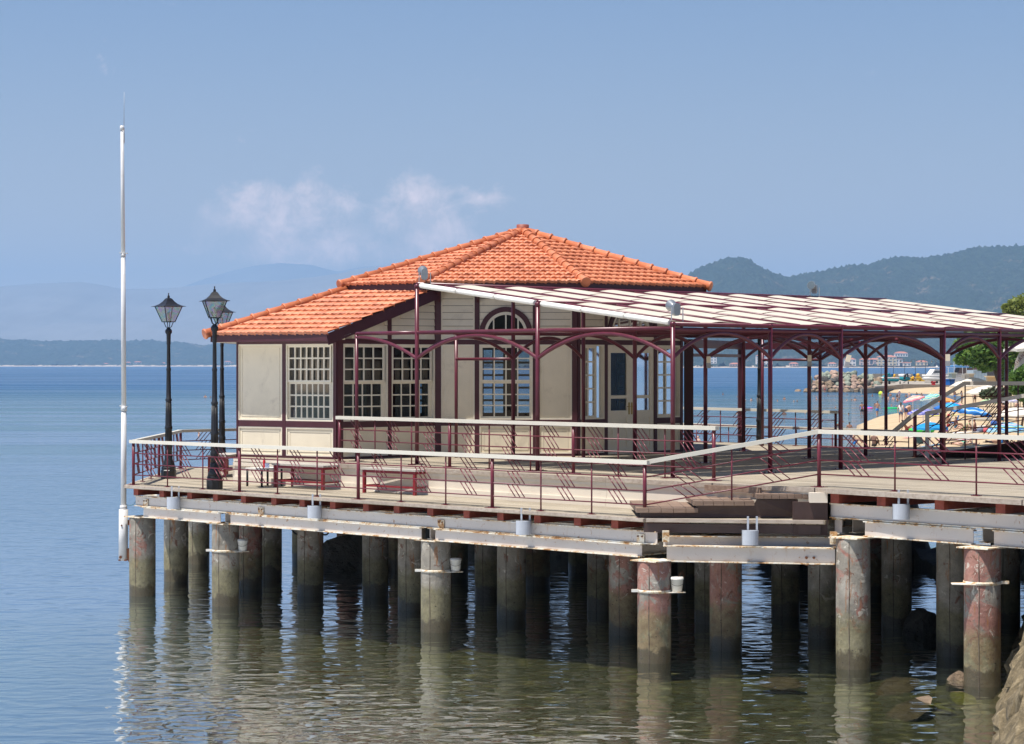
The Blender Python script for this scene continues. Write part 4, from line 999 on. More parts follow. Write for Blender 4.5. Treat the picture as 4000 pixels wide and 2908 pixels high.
# wing roof
Le, Re = V(-7.38, 54.62, 6.20), V(-4.29, 52.50, 6.20)
dB = Vector((.73, .68, 0)).normalized(); 
T1 = V(-4.17, 56.42, 7.33); VR = Re+Vector((dB.x*3.42, dB.y*3.42, 1.13))
lo = MB()
eu = (Re-Le).normalized(); 
tile_slope(lo, Le, Re, (T1+V(0, 0, 0), VR))
Lb = V(-7.5, 60.5, 6.20); tile_slope(lo, Lb, Le, (V(-4.5, 60.5, 7.33), T1))
lr = lo.build('lower_roof', 'tile', pav)
rt = MB(); ridge_tiles(rt, Le+(Le-T1).normalized()*.08+V(0, 0, .03), T1+V(0, 0, .03)); rt.build('ridge_tiles', 'tile', lr)
g = MB(); a, b = Le.lerp(Re, .02)+V(.05, .06, -.10), Re+V(-.0, .05, -.10)
g.beam(a, b, .035, .17); g.beam(Re+V(-.02, .03, -.15), VR+V(-.02, .03, -.13), .035, .26)
g.beam(Lb+V(.1, 0, -.1), Le+V(.08, .05, -.10), .035, .17); g.build('verge_board', 'maroon_wood', lr)
g = MB(); g.add([Le+V(.08, .06, -.19), Re+V(-.02, .05, -.19), Re+Vector((dB.x*.7, dB.y*.7, -.0)), V(-6.3, 56, 6.05), V(-7.3, 60.3, 6.02)], [(0, 1, 2, 3), (0, 3, 4)]); g.build('soffit', 'cream', lr)
g = MB(); g.box(wb.p(.12, 6.12, .06), (.12, .12, .12)); g.build('white_block', 'cream', lr)
# portico pillars behind the doors
for x_, D_2, w_, lb in ((2690, 58.9, .23, 'stout dark maroon square pillar just right of the pavilion corner'), (2894, 64.6, .17, 'dark maroon square pillar farther back under the pergola')):
    X = (x_-2000)*D_2/FP; g = MB(); g.box((X, D_2, (ZU+6.1)/2), (w_, w_, 6.1-ZU)); o = g.build('pillar', 'maroon_wood', None, (X, D_2, ZU)); tag(o, lb, 'pillar')
g = MB(); g.beam((4.65, 58.9, 6.02), (6.56, 64.6, 6.02), .14, .22); g.beam((4.65, 58.9, 5.72), (6.56, 64.6, 5.72), .08, .08); g.beam((6.56, 64.6, 6.0), (9.4, 62.6, 6.0), .12, .2); o = g.build('porch_beam', 'maroon_wood', pav)

# ================================================================== PERGOLA
per = empty('pergola', (3.17, 44.4, ZU), 'maroon tube pergola with arches and woven cream canvas strips over the deck', 'pergola')
uu = Vector((.72, .695)).normalized()*1.0; S_ = [0, 3.0, 5.35, 9.1, 11.3, 14.47, 17.4]
low0, mid0, high0 = Vector((3.17, 44.4)), Vector((.54, 47.4)), Vector((-2.13, 50.5))
zl, zm_, zh = 6.26, 6.73, 7.22
rows = ((low0, zl), (mid0, zm_), (high0, zh))
pr_ = .047
for ri, (o, zt) in enumerate(rows):
    for si, s in enumerate(S_):
        if ri == 2 and s in (9.1,): continue
        p = o+uu*s; b = MB(); b.tube([(p.x, p.y, ZU), (p.x, p.y, zt)], pr_, 14)
        b.lathe((p.x, p.y, zt-.03), [(.055, 0), (.058, .05), (.045, .075), (.01, .08)], 12)
        b.box((p.x, p.y, ZU+.007), (.34, .24, .012), R(45))
        for dx, dy in ((-.1, -.06), (.1, -.06), (.1, .06), (-.1, .06)): c, s2 = math.cos(R(45)), math.sin(R(45)); b.lathe((p.x+dx*c-dy*s2, p.y+dx*s2+dy*c, ZU+.01), [(.014, 0), (.014, .02)], 6)
        b.build('post', 'maroon', per)
p0 = high0+(high0-mid0).normalized()*2.25
b = MB(); b.tube([(p0.x, p0.y, ZU), (p0.x, p0.y, 6.2)], pr_*.85, 12); b.box((p0.x, p0.y, ZU+.007), (.3, .2, .012), R(45)); b.build('post', 'maroon', per)
def arch(a, b, z0=5.60, z1=6.10, r=.040, half=False):
    n = 14; pts = []
    for i in range(n+1):
        t = i/n; tt = (t*.5 if half else t); z = z0+(z1-z0)*(1-abs(2*tt-1)**2.0)
        pts.append((a.x+(b.x-a.x)*t, a.y+(b.y-a.y)*t, z))
    if half: pts = [(a.x+(b.x-a.x)*(i/n), a.y+(b.y-a.y)*(i/n), z1-(z1-z0)*(i/n)**2.0) for i in range(n+1)]
    m = MB(); m.tube(pts, r, 10, False); m.build('arch', 'maroon', per)
LASTS = 17.4
for o, zt in rows:
    m = MB(); q = o+uu*LASTS
    m.tube([(o.x, o.y, zt+.05*(zt > 6.5)), (q.x, q.y, zt+.05*(zt > 6.5))], .045, 12); m.tube([(o.x, o.y, 6.19 if zt > 6.4 else 6.16), (q.x, q.y, 6.19 if zt > 6.4 else 6.16)], .040, 12); m.build('long_beam', 'maroon', per)
    for s0, s1 in zip(S_, S_[1:]):
        if zt > 7 and s0 in (5.35, 9.1): continue
        arch(o+uu*s0, o+uu*s1)
for s in (0, 5.35, 9.1, 14.47):
    a, b_, c = low0+uu*s, mid0+uu*s, high0+uu*s
    m = MB(); m.tube([(a.x, a.y, 6.185), (c.x, c.y, 6.185)], .042, 12); m.build('cross_beam', 'maroon', per)
    arch(b_, a); 
    if s not in (5.35, 9.1): arch(c, b_)
m = MB(); m.tube([(high0.x, high0.y, 6.185), (p0.x, p0.y, 6.185)], .042, 12); m.build('cross_beam', 'maroon', per)
arch(p0, high0, half=True)
# small frames on the high side
for s in (3.0, 14.47):
    a = high0+uu*s; q = a+(high0-mid0).normalized()*2.1; m = MB(); m.tube([(q.x, q.y, ZU), (q.x, q.y, 6.18)], .040, 12); m.tube([(q.x, q.y, 6.18), (a.x, a.y, 6.18)], .035, 10); m.tube([(q.x, q.y, 5.60), (a.x, a.y, 5.60)], .036, 10); m.build('side_frame', 'maroon', per)
# rafters and white edge tube
nr = 23; RP = LASTS/ (nr-1)
for i in range(1, nr):
    s = RP*i; a, c = low0+uu*s, high0+uu*s; m = MB(); m.tube([(a.x, a.y, zl+.02), (c.x, c.y, zh+.02)], .036, 10); m.build('rafter', 'maroon', per)
m = MB(); a, c = low0, high0; n = 14
A3, C3 = Vector((a.x, a.y, zl+.03)), Vector((c.x, c.y, zh+.03))
def wt_(p, q):
    L = (q-p).length; k = max(2, int(L/1.1)); 
    for i in range(k): m.tube([p.lerp(q, i/k+.002), p.lerp(q, i/k+.02), p.lerp(q, (i+1)/k-.02), p.lerp(q, (i+1)/k-.002)], [.050, .058, .058, .050], 12)
B3 = Vector((mid0.x, mid0.y, zm_+.03)); wt_(C3.lerp(B3, .03), B3.lerp(C3, .02)); wt_(B3.lerp(A3, .03), A3.lerp(B3, .02)); m.build('white_edge_tube', 'white_pvc', per)
# woven canvas strips
down = (low0-high0); WD = down.length; du = down/WD; ns = 6
for k in range(ns):
    d0 = WD*(k+.5)/ns; hw_ = WD/ns*.475; m = MB(); seg = nr*8; sgn = 1
    for i in range(seg):
        s = LASTS*i/(seg-1); zc_ = .012+.030*sgn*math.cos(math.pi*s/RP); 
        for j in range(5):
            t = -1+j*.5; d = d0+hw_*t; zz = zh+(zl-zh)*d/WD; sag = -.03*(1-t*t)*(1-abs(math.cos(math.pi*s/RP)))
            p = high0+uu*s+du*d; m.v.append(Vector((p.x, p.y, zz+.03+zc_+sag)))
    for i in range(seg-1):
        for j in range(4): a = i*5+j; m.f.append([a, a+1, a+6, a+5]); m.sm.append(True); m.mi.append(0)
    m.build('canvas_strip', 'canvas', per)
# ================================================================== STREET FURNITURE ON THE PIER
def street_lamp(X, D, z, label, first=[None], rz=0.):
    if first[0] is not None:
        e = copy_tree(first[0]); e.location = (X, D, z); e.rotation_euler.z = rz; return tag(e, label)
    e = empty('street_lamp', (X, D, z), label, 'street lamp', 'black cast iron street lamps on the pier'); first[0] = e; o = V(X, D, z)
    g = MB(); g.lathe(o, [(.19, 0), (.19, .20), (.175, .22), (.18, .27), (.165, .30)], 8, smooth=False, start=R(22.5))
    g.lathe(o, [(.16, .30), (.15, .36), (.11, .44), (.10, .50), (.105, .56), (.09, .6)], 20); g.build('base', 'black_iron', e)
    g = MB(); prof = [(.09, .6), (.088, .75), (.10, .78), (.10, .83), (.085, .86), (.075, 1.2), (.095, 1.23), (.095, 1.28), (.075, 1.31), (.066, 1.9), (.08, 1.92), (.08, 1.96), (.062, 1.98), (.052, 2.65), (.06, 2.67), (.06, 2.71), (.048, 2.73), (.043, 3.3), (.052, 3.31), (.05, 3.36), (.055, 3.55), (.085, 3.60), (.085, 3.65), (.05, 3.70), (.03, 3.72)]
    g.lathe(o, prof, 20)
    for k in range(10): a = 2*math.pi*k/10; g.tube([(X+.082*math.cos(a), D+.082*math.sin(a), z+.88), (X+.064*math.cos(a), D+.064*math.sin(a), z+1.88)], .008, 5)
    g.build('column', 'black_iron', e)
    lt = MB(); zb, zt = z+3.86, z+4.24; rb, rt_ = .115, .245
    q = [(-1, -1), (1, -1), (1, 1), (-1, 1)]
    for sx, sy in q: lt.beam((X+sx*rb, D+sy*rb, zb), (X+sx*rt_, D+sy*rt_, zt), .018, .018)
    for r_, zz in ((rb, zb), (rt_, zt)):
        for i in range(4): a, b = q[i], q[(i+1) % 4]; lt.beam((X+a[0]*r_, D+a[1]*r_, zz), (X+b[0]*r_, D+b[1]*r_, zz), .018, .018)
    for sx, sy in q: lt.tube([(X+sx*.02, D+sy*.02, z+3.72), (X+sx*.05, D+sy*.05, z+3.74), (X+sx*.085, D+sy*.085, zb)], .010, 6)
    L_ = lt.build('lantern_frame', 'black_iron', e)
    gl = MB()
    for i in range(4): a, b = q[i], q[(i+1) % 4]; gl.add([(X+a[0]*rb, D+a[1]*rb, zb), (X+b[0]*rb, D+b[1]*rb, zb), (X+b[0]*rt_, D+b[1]*rt_, zt), (X+a[0]*rt_, D+a[1]*rt_, zt)], [(0, 1, 2, 3)])
    gl.build('lantern_glass', 'irid', L_)
    bl = MB(); bl.lathe((X, D, zb), [(.02, .02), (.03, .06), (.035, .2), (.02, .24)], 12); bl.build('bulb', plain('lamp_bulb_white', (.7, .7, .68), .4), L_)
    rf = MB(); pr2 = [(.315, 4.235), (.315, 4.242), (.24, 4.262), (.17, 4.30), (.11, 4.36), (.065, 4.43), (.035, 4.45)]
    rf.lathe((X, D, z), [(r_*1.414, zz) for r_, zz in pr2], 4, smooth=False, start=R(45))
    rf.lathe((X, D, z), [(.035, 4.45), (.028, 4.47), (.035, 4.485), (.012, 4.52), (.008, 4.535), (.018, 4.55), (.016, 4.565), (.004, 4.575)], 12); rf.build('lantern_roof', 'black_iron', e)
    e.rotation_euler.z = rz
    return e
street_lamp(-8.46, 55.5, ZL, 'black street lamp at the left corner of the deck, nearest the white mast', rz=R(38))
street_lamp(-6.70, 50.75, ZL, 'nearest black street lamp, standing before the left end of the tiled roof', rz=R(14))
street_lamp(-7.93, 61.6, ZL, 'black street lamp half hidden behind the nearest street lamp', rz=R(20))
street_lamp(6.92, 63.0, ZL, 'black street lamp behind the pergola, its lantern hidden by the canvas', rz=R(10))
# mast
e = empty('mast', (-9.12, 52.9, .87), 'tall white mast with a thin antenna bracketed to the leftmost pile', 'mast'); m_ = lambda x, y: PD(x, y, 52.9)
g = MB(); g.tube([m_(481, 2190), m_(482.5, 1990)], .108, 20); g.tube([m_(482.5, 1988), m_(482.5, 1975)], .085, 16); g.build('sleeve', 'mast', e)
g = MB(); g.tube([m_(482.5, 1990), m_(483, 1800), m_(483.5, 1605)], [.067, .064, .062], 18); g.tube([m_(483.5, 1606), m_(483.5, 1587)], .072, 18); g.tube([m_(483.5, 1590), m_(482, 1250), m_(481, 1000)], [.058, .055, .052], 18); g.tube([m_(481, 1003), m_(481, 992)], .06, 16); g.tube([m_(481, 998), m_(479, 740), m_(477, 500)], [.049, .045, .040], 16); g.tube([m_(477, 510), m_(477, 492)], .05, 14); g.build('pole', 'mast', e)
g = MB(); g.tube([m_(484, 520), m_(485, 360)], [.008, .004], 6); g.tube([m_(484, 560), m_(484, 500)], .018, 8); g.build('antenna', 'grey_metal', e)
g = MB()
for y in (1586, 988): g.beam(m_(468, y), m_(498, y+3), .12, .02)
g.build('bracket', 'mast', e)
g = MB(); g.beam(m_(495, 2172), m_(512, 2165), .12, .30); g.beam(m_(495, 2042), m_(514, 2042), .06, .12); g.tube([m_(474, 2176)+V(0, -.12, 0), m_(474, 2176)+V(0, .1, 0)], .035, 8); g.tube([m_(478, 2052)+V(0, -.12, 0), m_(478, 2052)+V(0, .1, 0)], .02, 8); g.box(m_(482, 2188), (.2, .2, .03)); g.build('rusty_clamp', 'rust', e)
g = MB(); g.tube([m_(492, 1972), m_(510, 1976), m_(522, 1970), m_(531, 1958)], .006, 5); tag(g.build('cable', 'green_cable'), 'thin green cable from the white mast to the beam end', 'cable')
g = MB(); pts = []
for i in range(24): t = i/23; p = onfront(3264+ (4100-3264)*t, .17, RB); pts.append((p.x, p.y, ZU-.29-.12*t-.05*math.sin(t*9)))
g.tube(pts, .007, 5); tag(g.build('cable', 'green_cable'), 'green cable looping along the right hand white beam', 'cable')
for x0, y0, x1, y1, sg, D_3, lb in ((1128, 2040, 1164, 2087, 14, 53.2, 'black cable sagging left of the shaded middle pile'), (1262, 2088, 1292, 2068, 10, 53.2, 'short black cable right of the lone shaded pile'), (3625, 2075, 3775, 2105, 38, 42, 'black cable sagging between the right hand piles')):
    g = MB(); g.tube([PD(x0+(x1-x0)*t, y0+(y1-y0)*t+sg*math.sin(math.pi*t), D_3) for t in [i/10 for i in range(11)]], .022, 6); tag(g.build('cable', 'black'), lb, 'cable')
# floodlights
def floodlight(p, lb, turn=0., two=False):
    p = Vector(p); e = empty('floodlight', p, lb, 'floodlight', 'grey floodlights on the pergola')
    def part(c, ang, up_):
        g = MB(); n = 10; w, h = .075, .135; poly = [(w*math.cos(math.pi*i/n), h-.075+w*math.sin(math.pi*i/n)) for i in range(n+1)]+[(-w*math.cos(math.pi*i/n)*.95, -h+.075-w*.8*math.sin(math.pi*i/n)) for i in range(n+1)]
        ca, sa = math.cos(ang), math.sin(ang)
        g.extr([(c.x+a*ca, c.y+a*sa, c.z+b) for a, b in poly], (-sa*.10, ca*.10, 0)); g.build('housing', 'floodlight', e)
        g = MB(); d = Vector((-sa*.8, ca*.8, .45+up_)).normalized()*1.; d = Vector((-sa, ca, .25+up_)).normalized()
        q = c+Vector((-sa*.08, ca*.08, .05)); g.tube([q, q+d*.09, q+d*.19, q+d*.205], [.06, .07, .115, .115], 18); g.build('reflector', 'floodlight', e)
        g = MB(); g.tube([q+d*.206, q+d*.209], .105, 18); g.build('lens', 'lensglass', e)
        g = MB()
        for s in (-1, 1): g.beam((c.x+s*.13*ca, c.y+s*.13*sa+.05, p.z), (c.x+s*.13*ca, c.y+s*.13*sa+.05, c.z+.05), .02, .02)
        g.build('bracket', 'grey_metal', e)
    part(p+V(0, 0, .25), turn, 0.)
    return e
floodlight((-2.13+.17, 50.6, 7.24), 'grey floodlight on the highest front corner of the pergola, before the tiled roof', R(12))
floodlight((3.17+.10, 44.55, 6.30), 'grey floodlight on the low front corner post of the pergola', R(25))
hp = high0+uu*14.25
e = floodlight((hp.x, hp.y, 7.24), 'pair of grey floodlights on the far high end of the pergola, before the wooded hill', R(150))
# wall lamps
def wlamp(x, y, D, lb, tilt=0.):
    p = PD(x, y, D); e = empty('post_lamp', p, lb, 'lamp', 'box lamps on the pergola posts'); c, s = math.cos(tilt), math.sin(tilt)
    g = MB(); g.obox(p+V(s*.06, 0, .06*c), (.045*c, 0, -.045*s), (0, .04, 0), (.075*s, 0, .075*c)); g.build('diffuser', 'cream', e)
    g = MB(); g.obox(p+V(-s*.075, 0, -.075*c), (.047*c, 0, -.047*s), (0, .042, 0), (.06*s, 0, .06*c)); g.tube([p+V(.05, .0, -.08), p+V(.10, .03, -.08)], .012, 6); g.build('housing', 'grey_metal', e)
wlamp(2768, 1416, 51.0, 'pale box lamp on the pergola post left of the far white hotel'); wlamp(3162, 1410, 53.4, 'pale box lamp on the pergola post before the rock breakwater')
wlamp(3312, 1412, 47.7, 'tilted grey box lamp right of the third front pergola post', R(12)); wlamp(3702, 1408, 50.2, 'pale and dark box lamp on the left side of the fourth front pergola post')
# benches
def bench(FL, FR, BR, BL, h, lb, sp=.06):
    FL, FR, BR, BL = map(Vector, (FL, FR, BR, BL)); e = empty('bench', (FL.x, FL.y, ZL), lb, 'bench', 'red framed slatted benches on the lower deck')
    rz = math.atan2((FR-FL).y, (FR-FL).x); w = .062
    for p in (FL, FR, BR, BL): g = MB(); g.box((p.x, p.y, ZL+h/2), (w, w, h), rz); g.build('leg', 'redbench', e)
    g = MB()
    for a, b, z in ((FL, FR, h-.03), (BL, BR, h-.03), (FL, BL, h-.03), (FR, BR, h-.03), (FL, FR, .165), (BL, BR, .165), (FR, BR, .165), (FL, BL, .165)):
        d = (b-a).normalized()*w*.5; g.beam((a.x+d.x, a.y+d.y, ZL+z), (b.x-d.x, b.y-d.y, ZL+z), .045, .055 if z > .3 else .04)
    g.build('frame', 'redbench', e)
    ul = (FR-FL).normalized()
    for i in range(5):
        a, b = FL.lerp(BL, i/4), FR.lerp(BR, i/4); a = a-ul*.07; b = b+ul*.07; g = MB(); g.beam((a.x, a.y, ZL+h+.022), (b.x, b.y, ZL+h+.022), .105, .04); g.build('slat', 'pallet', e)
    return e
bench((-5.41, 51.5), (-4.22, 50.3), (-3.88, 50.72), (-5.05, 51.9), .51, 'red framed bench with pale slats, left of the two in front of the white riser')
bench((-3.23, 49.3), (-2.08, 48.24), (-1.75, 48.62), (-2.88, 49.72), .51, 'red framed bench with pale slats, right one of the two, with litter beneath it')
bench((-7.15, 56.1), (-6.9, 57.6), (-7.3, 57.7), (-7.55, 56.2), .51, 'red framed bench half hidden behind the left corner of the pavilion plinth')
st = empty('low_table', (-5.7, 52.1, ZL), 'low table with black legs and white top left of the red benches', 'table')
pl_ = [(-6.11, 52.0), (-5.74, 51.68), (-5.32, 52.02), (-5.68, 52.36)]
for x, y in pl_: g = MB(); g.tube([(x, y, ZL), (x, y, ZL+.40)], .026, 10); g.build('leg', 'black', st)
g = MB(); g.prism([(-6.15, 52.0), (-5.74, 51.64), (-5.28, 52.02), (-5.68, 52.4)], ZL+.40, ZL+.43); g.build('top', 'white_pvc', st)
bt = MB(); q = V(-5.72, 52.0, ZL+.43); bt.lathe(q, [(.03, 0), (.032, .1), (.03, .16), (.014, .19), (.014, .22)], 14); tag(bt.build('bottle', plain('red_plastic', (.5, .02, .03), .3)), 'small red bottle standing on the low black legged table', 'bottle')
bt = MB(); bt.box(q+V(.07, -.02, .05), (.09, .06, .10), .4); tag(bt.build('snack_pack', plain('blue_white_pack', (.35, .42, .6), .4, .6, 30)), 'crumpled blue and white pack beside the red bottle', 'packet')
lit = None
for i, (x, y, s) in enumerate(((1468, 1923, .05), (1512, 1921, .045), (1532, 1921, .06), (1547, 1929, .03), (1563, 1931, .045))):
    p = G(x, y, ZL); g = MB(); n = 7
    for j in range(5):
        for k in range(n):
            a = 2*math.pi*k/n; ph = math.pi*j/4; r_ = s*(.7+.5*random.random()); g.v.append(p+V(r_*math.sin(ph)*math.cos(a), r_*math.sin(ph)*math.sin(a)*.8, s*.5+s*.5*math.cos(ph)))
    for j in range(4):
        for k in range(n): a = j*n+k; b = j*n+(k+1) % n; g.f.append([a, b, b+n, a+n]); g.sm.append(False); g.mi.append(0)
    tag(g.build('crumpled_paper', 'white_pvc'), 'crumpled white paper litter under the right hand red bench', 'litter', 'crumpled paper under the right bench')
e = empty('tap', G(2682, 1972, ZL), 'thin black standpipe with a green rag before the riser, left of the steps', 'tap'); p = e.location
g = MB(); g.tube([p, p+V(0, 0, .26)], .013, 8); g.tube([p+V(-.07, 0, .245), p+V(.03, 0, .25)], .012, 8); g.tube([p+V(.05, .02, 0), p+V(.05, .02, .22)], .006, 6); g.build('pipe', 'black', e)
g = MB(); g.tube([p+V(-.09, -.01, .20), p+V(-.05, -.02, .26), p+V(.0, -.02, .265), p+V(.04, -.02, .25), p+V(.03, -.02, .18)], [.008, .014, .018, .016, .006], 6); g.build('rag', plain('green_rag', (.12, .20, .11), .9), e)

# ------------------------------------------------------------------ ramp to the beach behind the pergola
g = MB(); g.extr([(9.65, 54.4, ZU-.3), (20, 53, ZU-.3), (20, 53, 3.66+.32), (12.1, 53.6, 3.64), (10.3, 54.1, 3.36), (9.65, 54.4, ZU+.02)], (.1, .35, 0))
tag(g.build('ramp', 'darkbrown'), 'dark brown boarded side of a ramp rising to the right behind the deck', 'ramp')
M['rail_grey'] = plain('grey_beige_rail_paint', (.52, .48, .42), .5, .04, 3)  # slightly greyer than the deck handrails
def hand(pts, lb, posts, zb, lat=()):
    e = empty('stair_railing', pts[0], lb, 'railing', 'railings of the stairs down to the beach'); g = MB()
    for a, b in zip(pts, pts[1:]):
        g.beam(a, b, .09, .09)
        L = (b-a).length; n = int(L/.8)
    g.build('handrail', 'rail_grey', e)
    for q, big in posts: h = MB(); h.tube([(q.x, q.y, zb), q], .045 if big else .017, 10); h.build('post' if big else 'baluster', 'maroon', e)
    bb = MB()
    for dz in (-.31, -.56, -.80, -1.05):
        for a, b in zip(pts[1:], pts[2:]): bb.tube([a+V(0, 0, dz), b+V(0, 0, dz)], .012, 6)
    bb.build('rail_bars', 'maroon', e)
    s = MB()
    for x0 in lat:
        for k in range(3):
            for j in range(3):
                a, b = pts[-2], pts[-1]; L = (b-a).length; t = (x0+j*.13)/L; z0 = -.05-.25*k; s.tube([a.lerp(b, t)+V(0, 0, z0), a.lerp(b, t-.24/L)+V(0, 0, z0-.25)], .011, 6)
    s.build('slanting_bars', 'maroon', e); return e
p_ = lambda x, y, D: PD(x, y, D)
hand([p_(3492, 1686, 54.5), p_(3574, 1617, 54.2), p_(3767, 1498, 53.8), p_(4260, 1499, 52.5)], 'grey beige stair handrail that bends level at its top', [(p_(3574, 1617, 54.2), True), (p_(3770, 1500, 53.8), False), (p_(3977, 1500, 53.3), False)], 3.0, (.75, 2.0))
e = hand([p_(3616, 1618, 53.4), p_(3624, 1614, 53.4), p_(4260, 1500, 52.2)], 'grey beige sloping handrail starting from a square pale post', [(p_(3770, 1590, 53.1), False)], 3.2, (.45, 1.5))
g = MB(); p = p_(3622, 1620, 53.4); g.box((p.x, p.y, (3.25+p.z)/2), (.085, .085, p.z-3.25)); g.build('post', 'rail_grey', e)

# ================================================================== BEACH AND HARBOUR
def skin(verts, edges, name):
    """verts: list of (x,y,z,r)"""
    me = bpy.data.meshes.new('tmp'); me.from_pydata([v[:3] for v in verts], edges, []); o = bpy.data.objects.new('tmp', me); COL.objects.link(o)
    sm = o.modifiers.new('s', 'SKIN')
    sv = me.skin_vertices[0].data
    for i, v in enumerate(verts): sv[i].radius = (v[3], v[3]); 
    sv[0].use_root = True
    ss = o.modifiers.new('u', 'SUBSURF'); ss.levels = 2; ss.render_levels = 2
    dg = bpy.context.evaluated_depsgraph_get(); ev = o.evaluated_get(dg); out = bpy.data.meshes.new_from_object(ev); out.name = name
    for p in out.polygons: p.use_smooth = True
    bpy.data.objects.remove(o); return out
def lrp(a, b, t): return tuple(a[i]+(b[i]-a[i])*t for i in range(3))
def figure(pose):
    """joint positions for a 1.7 m adult facing -y"""
    J = dict(pel=(0, 0, .93), sp=(0, .01, 1.12), ch=(0, 0, 1.32), nk=(0, .01, 1.47), hd=(0, -.01, 1.60),
             sL=(-.18, 0, 1.40), sR=(.18, 0, 1.40), eL=(-.25, .03, 1.13), eR=(.25, .03, 1.13), wL=(-.26, -.06, .89), wR=(.26, -.06, .89),
             hL=(-.09, 0, .88), hR=(.09, 0, .88), kL=(-.10, -.03, .48), kR=(.11, -.03, .48), aL=(-.11, .02, .08), aR=(.12, .02, .08))
    if pose == 'walk': J.update(kL=(-.09, -.14, .50), aL=(-.09, -.06, .12), kR=(.1, .03, .48), aR=(.1, .17, .1), wL=(-.26, .10, .92), wR=(.25, -.2, .95), eR=(.24, -.03, 1.13))
    if pose == 'hips': J.update(eL=(-.36, .08, 1.18), wL=(-.20, .0, .98), eR=(.30, -.10, 1.2), wR=(.22, -.28, 1.32))
    if pose == 'arms': J.update(eL=(-.30, -.18, 1.22), wL=(-.12, -.36, 1.20), eR=(.30, -.15, 1.22), wR=(.14, -.36, 1.24))
    if pose == 'sit':
        J = dict(pel=(0, 0, .13), sp=(0, .03, .33), ch=(0, .02, .54), nk=(0, -.01, .69), hd=(0, -.05, .81), sL=(-.18, .02, .61), sR=(.18, .02, .61), eL=(-.26, -.08, .38), eR=(.26, -.08, .38), wL=(-.16, -.30, .36), wR=(.16, -.30, .36),
                 hL=(-.09, -.02, .11), hR=(.09, -.02, .11), kL=(-.13, -.36, .42), kR=(.13, -.36, .40), aL=(-.11, -.60, .07), aR=(.13, -.62, .07))
    if pose == 'recline':
        J = dict(pel=(0, 0, .13), sp=(0, .14, .27), ch=(0, .27, .42), nk=(0, .34, .55), hd=(0, .34, .68), sL=(-.18, .31, .48), sR=(.18, .31, .48), eL=(-.26, .45, .25), eR=(.26, .45, .25), wL=(-.24, .52, .04), wR=(.24, .52, .04),
                 hL=(-.09, -.02, .12), hR=(.09, -.02, .12), kL=(-.11, -.42, .16), kR=(.12, -.36, .36), aL=(-.11, -.84, .07), aR=(.13, -.62, .06))
    if pose == 'lie':
        J = dict(pel=(0, 0, .13), sp=(0, .18, .12), ch=(0, .38, .13), nk=(0, .55, .13), hd=(0, .68, .14), sL=(-.18, .46, .12), sR=(.18, .46, .12), eL=(-.32, .35, .08), eR=(.30, .62, .10), wL=(-.30, .1, .05), wR=(.14, .80, .10),
                 hL=(-.09, -.05, .12), hR=(.09, -.05, .12), kL=(-.12, -.45, .12), kR=(.12, -.42, .32), aL=(-.13, -.86, .06), aR=(.12, -.66, .06))
    if pose == 'bend': J.update(sp=(0, -.10, 1.06), ch=(0, -.30, 1.14), nk=(0, -.43, 1.18), hd=(0, -.55, 1.20), sL=(-.17, -.36, 1.15), sR=(.17, -.36, 1.15), eL=(-.20, -.42, .88), eR=(.20, -.42, .88), wL=(-.15, -.50, .64), wR=(.15, -.50, .66))
    return J
def body_mesh(pose):
    J = figure(pose); vs = []; ed = []; ix = {}
    def add(n, p, r): ix[n] = len(vs); vs.append((*p, r)); return ix[n]
    add('pel', J['pel'], .135); add('sp', J['sp'], .115); add('ch', J['ch'], .145); add('nk', J['nk'], .052)
    hd = J['hd']; nk = J['nk']; dv = Vector(hd)-Vector(nk); dv.normalize()
    add('h1', lrp(nk, hd, .45), .062); add('h2', hd, .092); add('h3', tuple(Vector(hd)+dv*.075), .075)
    ed += [(0, 1), (1, 2), (2, 3), (3, 4), (4, 5), (5, 6)]
    for s in 'LR':
        a = add('s'+s, J['s'+s], .062); b = add('e'+s, J['e'+s], .041); c = add('w'+s, J['w'+s], .028)
        ev, wv = Vector(J['e'+s]), Vector(J['w'+s]); d = (wv-ev).normalized(); h = add('p'+s, tuple(wv+d*.05), .036); ed += [(ix['ch'], a), (a, b), (b, c), (c, h)]
        side = d.cross(Vector((0, 0, 1))) if abs(d.z) < .8 else Vector((0, 1, 0)); side.normalize()
        for k in range(4): f = add('f%d' % k+s, tuple(wv+d*(.12+.012*(1.5-abs(k-1.5)))+side*(k-1.5)*.017), .008); ed.append((h, f))
        th = add('t'+s, tuple(wv+d*.075+side*.05), .010); ed.append((h, th))
        a = add('hp'+s, J['h'+s], .092); b = add('k'+s, J['k'+s], .060); c = add('cf'+s, lrp(J['k'+s], J['a'+s], .35), .056); d_ = add('a'+s, J['a'+s], .036); av = Vector(J['a'+s]); kv = Vector(J['k'+s])
        ft = Vector((0, -.17, -.05)) if pose not in ('lie', 'recline') else Vector((0, -.06, .14)); f = add('ft'+s, tuple(av+ft), .034); ed += [(0, a), (a, b), (b, c), (c, d_), (d_, f)]
    m = skin(vs, ed, 'body')
    return m, J
